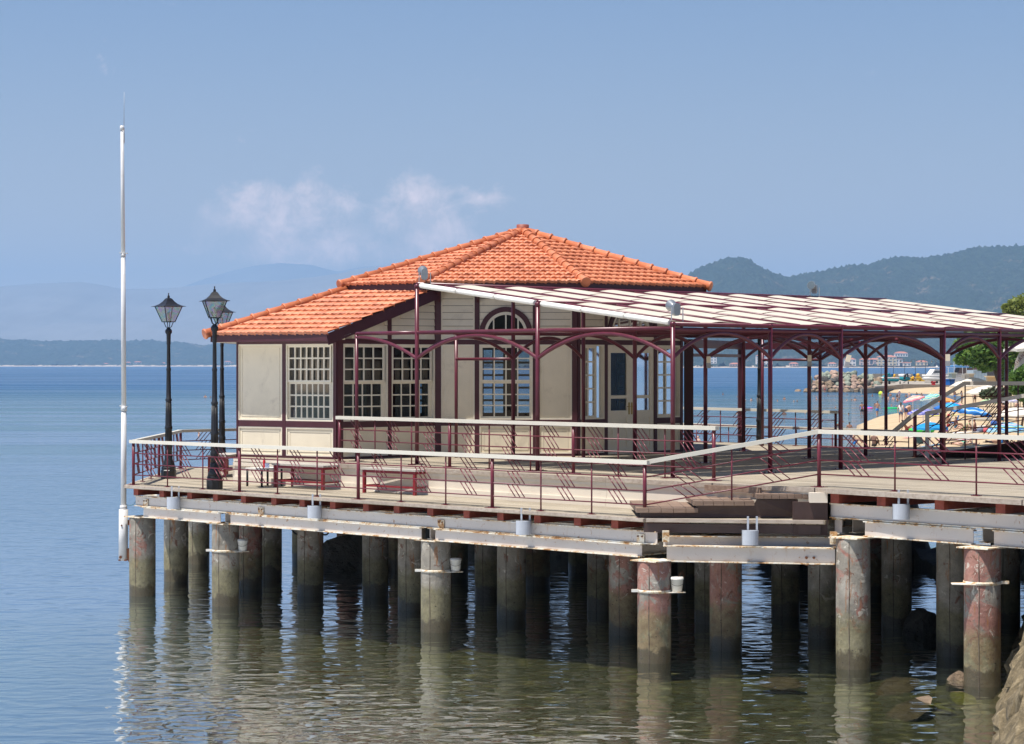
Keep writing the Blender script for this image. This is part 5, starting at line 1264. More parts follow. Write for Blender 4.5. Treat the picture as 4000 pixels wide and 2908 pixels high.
def near_mesh(pose, J, part):
    """clothing / hair as short skinned chains a little larger than the body"""
    if part == 'trunks':
        vs = [(*J['pel'], .150), (*lrp(J['pel'], J['sp'], .5), .135)]; ed = [(0, 1)]
        for s in 'LR': n = len(vs); vs += [(*J['h'+s], .107), (*lrp(J['h'+s], J['k'+s], .62), .088)]; ed += [(0, n), (n, n+1)]
    elif part == 'bikini':
        vs = [(*J['pel'], .146), (*J['h'+'L'], .098), (*J['h'+'R'], .098)]; ed = [(0, 1), (0, 2)]
    elif part == 'shirt':
        vs = [(*J['pel'], .140), (*J['sp'], .128), (*J['ch'], .158), (*lrp(J['ch'], J['nk'], .6), .08), (*J['sL'], .075), (*J['sR'], .075)]; ed = [(0, 1), (1, 2), (2, 3), (2, 4), (2, 5)]
    elif part == 'skirt':
        k = lrp(J['kL'], J['kR'], .5); a = lrp(J['aL'], J['aR'], .5); vs = [(*lrp(J['pel'], J['sp'], .4), .14), (*J['pel'], .17), (*k, .19), (*lrp(k, a, .6), .20)]; ed = [(0, 1), (1, 2), (2, 3)]
    elif part == 'hair':
        h = Vector(J['hd']); n = Vector(J['nk']); d = (h-n).normalized(); b = Vector((0, .035, 0)) if pose != 'lie' else Vector((0, .02, 0)); vs = [(*(h+d*.07+b*.4), .088), (*(h+d*.02+b), .088), (*(h-d*.04+b*1.6), .06)]; ed = [(0, 1), (1, 2)]
    elif part == 'longhair':
        h = Vector(J['hd']); n = Vector(J['nk']); d = (h-n).normalized(); b = Vector((0, .05, 0)); vs = [(*(h+d*.07+b*.3), .09), (*(h+b), .09), (*(h-d*.10+b*1.8), .07), (*(h-d*.30+b*2.6), .05)]; ed = [(0, 1), (1, 2), (2, 3)]
    elif part == 'hat':
        h = Vector(J['hd']); m = MB(); m.lathe(h+V(0, 0, .05), [(.17, -.02), (.17, -.01), (.10, .005), (.09, .07), (.05, .09)], 16); return m
    return skin(vs, ed, part)
skins = [plain('skin_tan', (.36, .19, .12), .55, .06, 3), plain('skin_brown', (.24, .12, .075), .55, .06, 3), plain('skin_light', (.48, .29, .21), .55, .06, 3), plain('skin_deep_tan', (.17, .085, .055), .5, .06, 3)]
CM = {}
def cm(col):
    if col not in CM: CM[col] = plain('cloth_'+'_'.join(str(int(c*100)) for c in col), col, .8, .15, 8)
    return CM[col]
BODY = {}; PART = {}
def person(X, D, z, rz, pose, sk, parts, label, group=None, scale=1.):
    if pose not in BODY: BODY[pose] = body_mesh(pose)
    me, J = BODY[pose]; o = bpy.data.objects.new('person', me.copy() if False else me); COL.objects.link(o)
    o.location = (X, D, z); o.rotation_euler.z = rz; o.scale = (scale,)*3
    key = (pose, sk)
    if key not in PART: mm = me.copy(); mm.materials.clear(); mm.materials.append(skins[sk]); PART[key] = mm
    o.data = PART[key]; tag(o, label, 'person', group)
    for pt, col in parts:
        k2 = (pose, pt, col)
        if k2 not in PART:
            r_ = near_mesh(pose, J, pt)
            if isinstance(r_, MB): t = r_.build('t', cm(col)); mm = t.data; bpy.data.objects.remove(t)
            else: r_.materials.append(cm(col)); mm = r_
            PART[k2] = mm
        c = bpy.data.objects.new({'longhair': 'hair'}.get(pt, pt), PART[k2]); COL.objects.link(c); c.parent = o
    return o
BLK, BRN, BLD, WHT, BLU, RED = (.012, .010, .009), (.05, .028, .015), (.30, .20, .09), (.72, .72, .72), (.02, .20, .55), (.5, .03, .04)
# heads of swimmers far out and in the bay
SW = [(802, 1551), (823, 1552), (777, 1699), (2824, 1541), (2881, 1550), (2912, 1565), (2935, 1564), (2957, 1560), (3037, 1566), (3064, 1559), (3101, 1569), (3114, 1569), (3189, 1559), (3234, 1544), (2879, 1616), (3064, 1619), (3146, 1611), (3264, 1594),
      (2727, 1724), (3309, 1543), (3368, 1547), (3408, 1547), (3308, 1563), (3326, 1563), (3340, 1563), (3315, 1620), (3459, 1585), (3416, 1586), (3482, 1585), (3502, 1590), (3447, 1544), (3454, 1550), (3460, 1541), (3478, 1546), (3490, 1562), (3504, 1550), (3513, 1555), (3539, 1551), (3551, 1544), (3556, 1558), (3505, 1567), (3447, 1555), (3470, 1560), (3600, 1547)]
SPL = {777: 'person with brown hair swimming alone beyond the left corner railing', 802: 'swimmer on the left of two heads far out beside the near street lamp', 823: 'swimmer on the right of two heads far out beside the near street lamp', 2727: 'pink shouldered person close behind the pier seen under the right end of the cream handrail',
       3064: 'blond swimmer between the third and fourth pergola posts', 3189: 'swimmer with a red cap in front of the rock breakwater', 3114: 'swimmer with pale hair, right of a dark head, before the breakwater', 2912: 'swimmer with white cap behind the dark thin posts', 3416: 'bather up to the chest left of the boy in blue trunks', 3459: 'dark haired bather with shoulders out, right of the boy in blue trunks', 3482: 'bather sitting in the green inflatable', 3264: 'person with bare shoulders over the end of the back handrail'}
for i, (x, y) in enumerate(SW):
    p = G(x, y+2, 0); dz = -1.36 if (i % 3) else -1.18
    if x > 3430 and y < 1570: dz = -1.0
    hc = [BLK, BRN, BLK, BLK, BRN, BLD][i % 6]; hp_ = ('hair', hc)
    if x in (3189,): hp_ = ('hair', RED)
    if x in (2912,): hp_ = ('hair', WHT)
    if x in (3064, 3114) and y > 1565: hp_ = ('hair', BLD)
    lb = SPL.get(x if not (x == 3064 and y < 1600) else None)
    person(p.x, p.y, dz, R(37*i % 360), 'stand' if i % 4 else 'arms', i % 4, [hp_, ('trunks', [BLU, BLK, RED][i % 3])], lb or ('dark headed bather in the crowd of bathers before the far sand' if x > 3430 else 'lone dark head of a swimmer out in the bay'), 'swimmers in the bay')
def on(x, y):     # a point of the sand surface under a pixel
    D = 130.
    for _ in range(60):
        X = (x-2000)*D/FP; z = max(sandz(X, D), 0 if sandz(X, D) < -.05 else sandz(X, D)); D2 = FP*(CZ-z)/(y-HY); D = D*.6+D2*.4
    X = (x-2000)*D/FP; return V(X, D, sandz(X, D))
def onD(x, D): X = (x-2000)*D/FP; return V(X, D, sandz(X, D))
PPL = [(3367, 1622, 'stand', 1, [('trunks', BLK), ('hair', BLK)], 'man in dark trunks standing knee deep, seen from behind', 170, -.30), (3427, 1626, 'walk', 0, [('trunks', BLU), ('hair', BRN)], 'boy in bright blue trunks standing at the edge of the water', 190, -.12),
       (3519, 1652, 'stand', 2, [('shirt', WHT), ('trunks', (.06, .10, .20)), ('longhair', BRN)], 'woman in white top and denim shorts with long dark hair', 165, 0), (3538, 1640, 'bend', 2, [('trunks', (.02, .03, .1)), ('hair', BLK)], 'bare backed man leaning forward right of the woman in white', 120, 0),
       (3552, 1615, 'sit', 1, [('trunks', BLK), ('hair', BLK)], 'man sitting on the sand behind the woman in white', 200, 0), (3913, 1658, 'stand', 2, [('skirt', (.02, .16, .26)), ('bikini', BLK), ('hair', BRN)], 'large woman in a blue patterned sarong seen from behind', 180, 0),
       (3733, 1677, 'sit', 1, [('trunks', (.02, .12, .2)), ('hair', BRN)], 'bent bare backed man sitting beside the blue beach chair', 60, 0), (3768, 1683, 'recline', 2, [('shirt', (.02, .42, .08)), ('bikini', (.02, .42, .08)), ('hair', BLK)], 'woman in a bright green swimsuit reclining on the sand', 240, 0),
       (3808, 1690, 'sit', 1, [('bikini', (.12, .05, .12)), ('hair', BRN)], 'woman in a purple bikini sitting right of the woman in green', 250, 0), (3704, 1668, 'sit', 1, [('trunks', RED), ('hat', RED)], 'man with a red cap sitting behind the front pergola post', 120, 0),
       (3544, 1681, 'recline', 1, [('bikini', RED), ('hair', BLK)], 'woman leaning back on the sand behind the sloping handrail', 100, 0), (3318, 1680, 'stand', 1, [('hair', BLK)], 'dark haired child in the shallows beside the cream handrail', 180, -.9),
       (3335, 1737, 'sit', 0, [('trunks', BLU), ('hair', BRN)], 'boy in blue shorts sitting at the wet sand edge under the handrail', 80, 0), (3415, 1745, 'sit', 3, [('trunks', BLK), ('hair', BLK)], 'dark tanned man crouching behind the second pergola post', 150, 0),
       (3764, 1742, 'lie', 2, [('bikini', (.05, .4, .25)), ('hair', BRN)], 'woman in a green bikini lying down with one arm over her face', 95, 0), (3729, 1562, 'stand', 1, [('trunks', BLU), ('hair', BLK)], 'brown man standing under the left white parasol', 20, 0),
       (3757, 1578, 'stand', 1, [('shirt', (.2, .2, .22)), ('trunks', BLK), ('longhair', BLK)], 'woman in a grey top with dark hair beyond the orange umbrella', 100, 0), (3808, 1583, 'stand', 1, [('trunks', BLK), ('hat', (.3, .28, .2))], 'broad man with a sun hat seen from behind under the parasols', 180, 0),
       (3513, 1546, 'walk', 2, [('shirt', (.3, .2, .25)), ('hat', WHT)], 'person with a wide white hat wading at the far sand', 170, 0), (3581, 1543, 'sit', 3, [('trunks', BLK), ('hair', BLK)], 'dark tanned man crouching alone on the far sand', 200, 0), (3669, 1545, 'sit', 2, [('shirt', (.5, .6, .62)), ('hair', BLK)], 'person in a pale blue shirt right of the striped teal umbrella', 90, 0),
       (3500, 1547, 'lie', 2, [('bikini', RED), ('hair', BRN)], 'person lying with a red float at the far water edge', 90, 0), (3270, 1667, 'bend', 1, [('shirt', (.0, .30, .36)), ('trunks', BLK), ('hair', BLK)], 'person in a teal shirt bending down behind the end of the back railing', 60, -.5),
       (3973, 1650, 'stand', 2, [('trunks', RED), ('hair', BRN)], 'person with bare legs under the white parasol at the right edge', 40, 0), (3900, 1735, 'lie', 1, [('trunks', BLU), ('hair', BLK)], 'person lying on towels above the dark ramp at the right', 80, 0), (3222, 1534, 'stand', 0, [('trunks', RED), ('hair', BRN)], 'small child standing at the foot of the breakwater rocks', 180, -.2), (3338, 1532, 'stand', 0, [('trunks', BLK), ('hair', BRN)], 'bather standing against the breakwater rocks left of the quay ramp', 180, -.4)]
for x, y, po, sk, pa, lb, rz, dz in PPL:
    p = on(x, y) if dz == 0 or y > 1640 else G(x, y, 0); person(p.x, p.y, p.z+(dz if p.z <= .01 or dz else 0), R(rz), po, sk, pa, lb)
# umbrellas
def ucloth(name, cols, mode, rep=1.0):
    m, t, b = newmat(name); v = coords(t); s = sep(t, v)
    if mode == 'ring': f = mth(t, 'FRACT', mth(t, 'MULTIPLY', mth(t, 'SQRT', mth(t, 'ADD', mth(t, 'MULTIPLY', s[0], s[0]), mth(t, 'MULTIPLY', s[1], s[1]))), rep))
    elif mode == 'wedge': f = mth(t, 'DIVIDE', mth(t, 'ADD', mth(t, 'ARCTAN2', s[1], s[0]), math.pi), 2*math.pi)
    else: f = nz(t, v, 2, 2)
    n = len(cols); r_ = N(t, 'ShaderNodeValToRGB'); r_.color_ramp.interpolation = 'CONSTANT'
    while len(r_.color_ramp.elements) < n: r_.color_ramp.elements.new(.5)
    for i, e_ in enumerate(r_.color_ramp.elements): e_.position = i/n; e_.color = (*cols[i], 1)
    t.links.new(f, r_.inputs[0]); t.links.new(r_.outputs[0], b.inputs['Base Color']); b.inputs['Roughness'].default_value = .7
    tl = N(t, 'ShaderNodeBsdfTranslucent'); t.links.new(r_.outputs[0], tl.inputs[0]); ms = N(t, 'ShaderNodeMixShader'); ms.inputs[0].default_value = .3
    t.links.new(b.outputs[0], ms.inputs[1]); t.links.new(tl.outputs[0], ms.inputs[2]); t.links.new(ms.outputs[0], t.nodes['Material Output'].inputs[0]); return m
def umbrella(x, D, zt, r, mat, lb, ribs=8, tilt=0., tdir=0., cat='beach umbrella', grp='beach umbrellas', flat=.30, square=False):
    X = (x-2000)*D/FP; z0 = sandz(X, D); e = empty('beach_umbrella' if cat == 'beach umbrella' else 'parasol', (X, D, z0), lb, cat, grp)
    c = V(X, D, zt); n = ribs*4; g = MB(); rows = 7; g.v.append(Vector((0, 0, 0))); Z = 0
    for j in range(1, rows+1):
        for k in range(n):
            a = 2*math.pi*k/n; q = abs(math.cos(ribs/2*a)); rr = r*j/rows
            if square: rr *= 1/max(abs(math.cos(a)), abs(math.sin(a)))*.85
            else: rr *= (.93+.07*q)
            z = -flat*r*(j/rows)**1.6-.05*r*(1-q)*(j/rows)**2; g.v.append(Vector((rr*math.cos(a), rr*math.sin(a), z)))
    for k in range(n): g.f.append([0, 1+k, 1+(k+1) % n]); g.sm.append(True); g.mi.append(0)
    for j in range(rows-1):
        for k in range(n): a = 1+j*n+k; b = 1+j*n+(k+1) % n; g.f.append([a, a+n, b+n, b]); g.sm.append(True); g.mi.append(0)
    bs = len(g.v)-n
    for k in range(n): g.v.append(g.v[bs+k]+V(0, 0, -.10))
    for k in range(n): a = bs+k; b = bs+(k+1) % n; g.f.append([a, a+n, b+n, b]); g.sm.append(False); g.mi.append(0)
    o = g.build('canopy', mat, None); o.parent = e; o.location = (0, 0, zt-z0); o.rotation_euler = (tilt*math.sin(tdir), tilt*math.cos(tdir), 0)
    g = MB(); g.tube([(X, D, z0-.1), (X, D, zt+.06)], .022, 8); g.build('pole', 'white_pvc', e)
    return e
WH = (.78, .78, .76)
umbrella(3566, 200, 2.75, 1.0, ucloth('pink_yellow_stripes', [(.75, .25, .4), (.8, .65, .2), (.7, .7, .6), (.5, .25, .5), (.8, .45, .25)], 'ring', 2.2), 'beach umbrella with pink and yellow rings, leftmost on the beach', tilt=-.25)
umbrella(3634, 205, 2.85, 1.05, ucloth('blue_green_rings', [(.02, .3, .6), (.1, .55, .7), (.75, .78, .5), (.05, .5, .25), (.02, .25, .4), (.7, .8, .75)], 'ring', 1.9), 'beach umbrella with teal, green and white rings behind the sloping handrail', tilt=-.22)
umbrella(3688, 190, 2.75, .95, ucloth('plain_orange', [(.75, .32, .10), (.78, .38, .14)], 'wedge'), 'plain orange beach umbrella between two pergola posts')
umbrella(3715, 140, 3.15, 1.08, ucloth('rainbow_wedges', [(.02, .15, .5), (.05, .4, .7), (.0, .3, .6), (.75, .1, .25), (.65, .7, .05), (.75, .72, .1), (.85, .35, .6), (.75, .2, .5)], 'wedge'), 'rainbow beach umbrella with yellow, pink and blue wedges')
umbrella(3606, 150, 2.60, 1.05, ucloth('violet_stripes', [(.10, .10, .45), (.3, .3, .6), (.12, .15, .5), (.5, .5, .7)], 'ring', 2.5), 'beach umbrella with violet and white rings below the handrail')
umbrella(3798, 130, 3.10, 1.18, ucloth('blue_white_stripes', [(.01, .16, .5), (.02, .22, .6), (.45, .62, .8), (.02, .2, .55)], 'ring', 1.8), 'large beach umbrella with bright blue and pale rings', tilt=.15)
umbrella(3634, 125, 2.30, 1.0, ucloth('solid_blue', [(.01, .28, .62), (.01, .32, .68)], 'wedge'), 'plain bright blue beach umbrella low behind the square pale post')
umbrella(3936, 112, 2.65, 1.05, ucloth('teal_lilac_rings', [(.1, .4, .55), (.5, .72, .5), (.05, .2, .5), (.35, .6, .7), (.45, .4, .7)], 'ring', 1.7), 'beach umbrella with teal and lilac rings nearest the right edge', flat=.38)
umbrella(3864, 175, 2.85, .75, ucloth('pale_green', [(.40, .62, .35), (.45, .66, .4)], 'wedge'), 'small pale green beach umbrella in front of the bushes')
umbrella(3938, 160, 3.15, .75, ucloth('lilac_white', [(.3, .3, .55), (.7, .7, .75)], 'ring', 5.), 'small beach umbrella with thin lilac rings at the right')
umbrella(3975, 130, 3.05, 1.35, 'umb_white', 'plain white parasol at the right edge of the beach', cat='parasol', grp='white parasols', flat=.33)
umbrella(3800, 205, 4.35, 2.1, 'umb_white', 'large white square parasol, left and farther one of the pair', cat='parasol', grp='white parasols', square=True, flat=.34, ribs=4)
umbrella(3858, 180, 3.82, 1.9, 'umb_white', 'large white square parasol, right and lower one of the pair', cat='parasol', grp='white parasols', square=True, flat=.28, ribs=4)
# big cream parasol at the right edge with lettering on its hanging flap
Dp = 75.; e = umbrella(4070, Dp, CZ+(HY-1325)*Dp/FP, 1.25, 'umb_white', 'big cream parasol at the right edge with a lettered hanging flap', cat='parasol', grp='white parasols', square=True, flat=.22, ribs=4)
fl = [PD(3982, 1377, Dp-.9), PD(4010, 1374, Dp-.9), PD(4030, 1400, Dp-.9), PD(3992, 1425, Dp-.9), PD(3961, 1448, Dp-.9), PD(3966, 1412, Dp-.9)]
g = MB(); g.extr(fl, (0, .012, 0)); g.build('flap', 'canvas', e)
tcv = bpy.data.curves.new('lettering', 'FONT'); tcv.body = 'ΛΗΑΝΑΘ'; tcv.size = .145; tcv.extrude = .002; tcv.space_character = 1.25
to = bpy.data.objects.new('lt', tcv); COL.objects.link(to); dg = bpy.context.evaluated_depsgraph_get(); tm = bpy.data.meshes.new_from_object(to.evaluated_get(dg)); bpy.data.objects.remove(to)
lo_ = bpy.data.objects.new('lettering', tm); COL.objects.link(lo_); tm.materials.clear(); tm.materials.append(cm((.16, .03, .04))); lo_.parent = e; lo_.location = PD(3969, 1433, Dp-.93)-e.location; lo_.rotation_euler = (R(90), R(-52), 0)
# towels, floats, chairs
def towel(x, y, w, l, col, rz, lb):
    p = on(x, y); g = MB(); c, s = math.cos(rz), math.sin(rz); n = 8; vs = []
    for i in range(n+1):
        for j in range(n+1):
            a, b = (i/n-.5)*l, (j/n-.5)*w; X, Y = p.x+a*c-b*s, p.y+a*s+b*c; vs.append((X, Y, sandz(X, Y)+.05+.03*fn(X, Y, 2.5)+.05*abs(fn(X, Y, .5))))
    g.add(vs, [(i*(n+1)+j, i*(n+1)+j+1, (i+1)*(n+1)+j+1, (i+1)*(n+1)+j) for i in range(n) for j in range(n)], True); tag(g.build('towel', col), lb, 'towel', 'towels on the sand')
tw1 = ucloth('red_white_towel', [(.6, .06, .08), (.75, .7, .65), (.7, .15, .25), (.05, .35, .4)], 'noise'); tw2 = ucloth('blue_towel', [(.02, .15, .4), (.1, .3, .5), (.5, .5, .6)], 'noise')
towel(3735, 1716, 1.2, 2.4, tw1, .1, 'red and white towel on the sand above the dark ramp'); towel(3830, 1716, 1.2, 3.0, tw1, .2, 'long red and pink towel right of the lying woman'); towel(3585, 1708, 1, 2, tw1, .4, 'small pink towel below the plain blue umbrella')
towel(3850, 1668, .8, 3.6, cm(WHT), .1, 'long white towel behind the reclining woman in green'); towel(3650, 1742, 1, 1.6, tw2, .3, 'dark blue towel beside the folding chair'); towel(3770, 1692, 1, 2, cm(WHT), .2, 'white towel under the woman in green')
towel(3800, 1640, 1.2, 3, tw2, .1, 'blue towel in the crowd under the blue ringed umbrella'); towel(3700, 1625, 1.2, 4, cm((.6, .55, .1)), .1, 'yellow towel behind the front pergola post')
def ring_float(x, y, D, r, col, lb, z=None, squash=.5):
    p = PD(x, y, D); p.z = sandz(p.x, p.y)+.1 if z is None else z; g = MB(); n, k = 20, 8
    for i in range(n):
        a = 2*math.pi*i/n
        for j in range(k): b = 2*math.pi*j/k; rr = r+.3*r*math.cos(b); g.v.append(p+V(rr*math.cos(a)*1.4, rr*math.sin(a), .3*r*math.sin(b)+.1))
    for i in range(n):
        for j in range(k): a = i*k+j; b = i*k+(j+1) % k; c = ((i+1) % n)*k; g.f.append([a, b, c+(j+1) % k, c+j]); g.sm.append(True); g.mi.append(0)
    tag(g.build('inflatable_float', cm(col)), lb, 'float', 'inflatable floats')
ring_float(3485, 1598, 278, .6, (.0, .32, .1), 'green inflatable with a bather in the bay', 0); ring_float(3383, 1598, 285, .45, (.02, .12, .5), 'blue inflatable behind the man in dark trunks', 0); ring_float(3388, 1601, 280, .4, (.6, .1, .3), 'pink inflatable ring below the blue one', 0)
ring_float(3613, 1628, 160, .5, (.02, .35, .55), 'blue inflatable bed on the sand under the violet umbrella'); ring_float(3600, 1635, 155, .5, (.05, .5, .08), 'green inflatable bed in front of the blue one')
g = MB(); p = G(3440, 1540, .25); g.lathe(p+V(0, 0, -.3), [(.0, 0), (.3, .1), (.42, .35), (.3, .7), (.0, .84)], 16); tag(g.build('beach_ball', cm((.55, .7, .05))), 'bright yellow green ball in the crowd of bathers', 'ball')
def chair(x, y, col, lb, rz):
    p = on(x, y); e = empty('beach_chair', p, lb, 'chair', 'folding beach chairs'); c, s = math.cos(rz), math.sin(rz); q = lambda a, b, z: p+V(a*c-b*s, a*s+b*c, z)
    for a in (-.27, .27):
        g = MB(); g.tube([q(a, -.25, 0), q(a, .25, .38)], .014, 6); g.tube([q(a, .25, 0), q(a, -.25, .38)], .014, 6); g.tube([q(a, .2, .3), q(a, .42, .9)], .014, 6); g.build('leg_frame', 'white_pvc', e)
    g = MB(); g.extr([q(-.27, -.25, .38), q(.27, -.25, .38), q(.27, .22, .34), q(-.27, .22, .34)], (0, 0, .02)); g.build('seat', cm(col), e)
    g = MB(); g.extr([q(-.27, .22, .36), q(.27, .22, .36), q(.27, .42, .9), q(-.27, .42, .9)], (0, 0, .02)); g.build('backrest', cm(col), e)
chair(3606, 1757, (.02, .06, .06), 'dark folding chair on the sand left of the square pale post', 2.2); chair(3722, 1672, (.03, .2, .5), 'bright blue beach chair behind the front pergola post', -2.0); chair(3860, 1640, (.05, .05, .05), 'black beach chair left of the woman in the sarong', 1.2); chair(3820, 1632, (.05, .3, .12), 'green beach chair under the blue ringed umbrella', 2.6)
for x, y, c, lb in ((3690, 1688, (.25, .1, .35), 'purple beach bag beside the front pergola post'), (3830, 1690, (.12, .14, .2), 'grey blue bag on the sand right of the seated women'), (3855, 1690, (.5, .08, .1), 'red bag left of the teal and lilac umbrella'), (3570, 1690, (.7, .2, .15), 'pink bag under the plain blue umbrella'), (3882, 1662, (.02, .08, .3), 'dark blue bag beside the woman in the sarong')):
    p = on(x, y); g = MB(); g.lathe(p, [(.22, 0), (.26, .12), (.22, .28), (.10, .34)], 12); g.tube([p+V(-.14, 0, .28), p+V(-.08, 0, .45), p+V(.08, 0, .45), p+V(.14, 0, .28)], .015, 6); tag(g.build('beach_bag', cm(c)), lb, 'bag')
# ------------------------------------------------------------------ breakwater, quay, boats, trees
def rockmesh(seed, s=1.):
    rnd = random.Random(seed); m = MB(); n, k = 14, 9; off_ = Vector((seed*3.1, seed*1.7, seed*.9)); cuts = [Vector((rnd.uniform(-1, 1), rnd.uniform(-1, 1), rnd.uniform(-.6, 1))).normalized() for _ in range(9)]
    for j in range(k+1):
        for i in range(n):
            ph = math.pi*j/k; a = 2*math.pi*i/n; d = Vector((math.sin(ph)*math.cos(a), math.sin(ph)*math.sin(a), math.cos(ph)))
            r_ = 1+.25*noise.noise(d*1.3+off_)+.08*noise.noise(d*4+off_)
            for c in cuts:
                q = d.dot(c)
                if q > .1: r_ = min(r_, (.72+.1*rnd.random()*0)/q)
            m.v.append(d*r_*s)
    for j in range(k):
        for i in range(n): a = j*n+i; b = j*n+(i+1) % n; m.f.append([a, b, b+n, a+n]); m.sm.append(False); m.mi.append(0)
    return m
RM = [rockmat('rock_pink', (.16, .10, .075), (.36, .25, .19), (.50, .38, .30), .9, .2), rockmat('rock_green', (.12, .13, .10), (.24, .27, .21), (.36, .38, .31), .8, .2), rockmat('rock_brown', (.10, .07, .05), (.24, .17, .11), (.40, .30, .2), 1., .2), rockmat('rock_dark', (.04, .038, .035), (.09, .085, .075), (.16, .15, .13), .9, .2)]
RP_ = []
for i in range(8):
    o = rockmesh(i+3).build('boulder', RM[0]); RP_.append(o.data); bpy.data.objects.remove(o)
RMM = {}
def rock(p, sx, sy, sz, i, mi, lb, grp, rz=None):
    k = (i % 8, mi)
    if k not in RMM: me = RP_[i % 8].copy(); me.materials.clear(); me.materials.append(RM[mi]); RMM[k] = me
    o = bpy.data.objects.new('boulder', RMM[k]); COL.objects.link(o); o.location = p; o.scale = (sx, sy, sz); o.rotation_euler = (.3*math.sin(i*3.), .3*math.cos(i*2.), i*1.7 if rz is None else rz)
    return tag(o, lb, 'rock', grp)
rnd = random.Random(11); top = [(3150, 1530), (3168, 1500), (3190, 1466), (3215, 1456), (3250, 1450), (3300, 1452), (3345, 1460), (3400, 1462), (3430, 1480), (3445, 1505), (3450, 1535)]
def ty(x):
    for (a, b), (c, d) in zip(top, top[1:]):
        if a <= x <= c: return b+(d-b)*(x-a)/(c-a)
    return 1535
nr_ = 0
for row in range(7):
    y = 1531-row*13.5; x = 3150+rnd.random()*8
    while x < 3446:
        if y > ty(x)+4:
            D = 449+row*2.6; r_ = (10+rnd.random()*9)*D/FP; p = PD(x, y-2, D); up_ = y < 1490
            mi = (1 if rnd.random() < .75 else 0) if up_ else (0 if rnd.random() < .55 else (2 if rnd.random() < .55 else (1 if rnd.random() < .6 else 3)))
            if row == 0: mi = 2 if rnd.random() < .7 else 3
            rock(p, r_*1.3, r_, r_*.95, nr_, mi, ['pinkish boulder', 'grey green boulder', 'brown boulder', 'dark boulder'][mi]+(' in the upper part of the breakwater heap' if up_ else ' low in the breakwater heap'), 'boulders of the breakwater'); nr_ += 1
        x += 15+rnd.random()*11
g = MB(); g.add([G(3165, 1533, -.5), G(3450, 1537, -.5), PD(3440, 1490, 462), PD(3330, 1468, 464), PD(3215, 1468, 464), PD(3180, 1500, 458)], [(0, 1, 2, 3, 4, 5)]); 
tag(g.build('breakwater_core', RM[3]), 'rubble core of the breakwater between its boulders', kind='structure')
rock(G(3118, 1530, 0), 1.0, .8, .5, 3, 2, 'flat low rock standing apart left of the breakwater', None); rock(PD(3166, 1492, 450), .5, .5, 1.1, 5, 1, 'upright grey block on the left flank of the breakwater', None)
# quay
qm = plain('quay_concrete', (.30, .265, .22), .85, .18, .4, dirt=(.16, .14, .11), dirtamt=.6, dscale=.25)
g = MB(); a0, a1, a2, a3 = G(3366, 1547, -.3), PD(3525, 1524, 462), PD(3760, 1520, 470), PD(4100, 1518, 480)
def wallq(p, q, zt0, zt1): g.extr([(p.x, p.y, -.5), (q.x, q.y, -.5), (q.x, q.y, zt1), (p.x, p.y, zt0)], (.0, 1.2, 0))
zt = lambda y, D: CZ-(y-HY)*D/FP
wallq(a0, a1, zt(1521, a0.y), zt(1502, 462)); wallq(a1, a3, zt(1502, 462), zt(1502, 480)); tag(g.build('quay_wall', qm), 'grey concrete quay wall with a sloping ramp end beyond the bay', 'wall')
g = MB(); zq = zt(1502, 470)-.05; g.prism([(a0.x+3, a0.y+3.), (a1.x, a1.y+1.2), (a3.x+20, a3.y+1.2), (190, 662), (104, 655)], zq-.4, zq); tag(g.build('quay', qm), 'concrete quay surface behind the quay wall', kind='structure')
g = MB(); g.beam(PD(3408, 1477, 640), PD(4200, 1479, 650), .8, 2.4); tag(g.build('harbour_wall', qm), 'low grey harbour wall behind the parked boats', 'wall')
def hull(g, c, L, w, h, z0, ang, mi=0):
    u, v_ = Vector((math.cos(ang), math.sin(ang), 0)), Vector((-math.sin(ang), math.cos(ang), 0)); n = 10; rows = []
    for i in range(n+1):
        t = i/n; hw = w/2*(1-max(0, (t-.45)/.55)**2.2); sh = h*(1+.25*t*t); rows.append([c+u*(t-.5)*L+v_*(s*hw*k)+V(0, 0, z0+zz) for s, k, zz in ((-1, 1, sh), (-1, .82, sh*.35), (0, 0, h*.35*t*t), (1, .82, sh*.35), (1, 1, sh))])
    b = len(g.v)
    for r_ in rows: g.v += r_
    for i in range(n):
        for j in range(4): a = b+i*5+j; g.f.append([a, a+1, a+6, a+5]); g.sm.append(True); g.mi.append(mi)
    for i in range(n): a = b+i*5; g.f.append([a, a+5, a+9, a+4]); g.sm.append(False); g.mi.append(mi)
    g.f.append([b, b+4, b+3, b+2, b+1]); g.sm.append(False); g.mi.append(mi)
wb_, tb_ = cm((.70, .70, .68)), cm((.0, .20, .24))
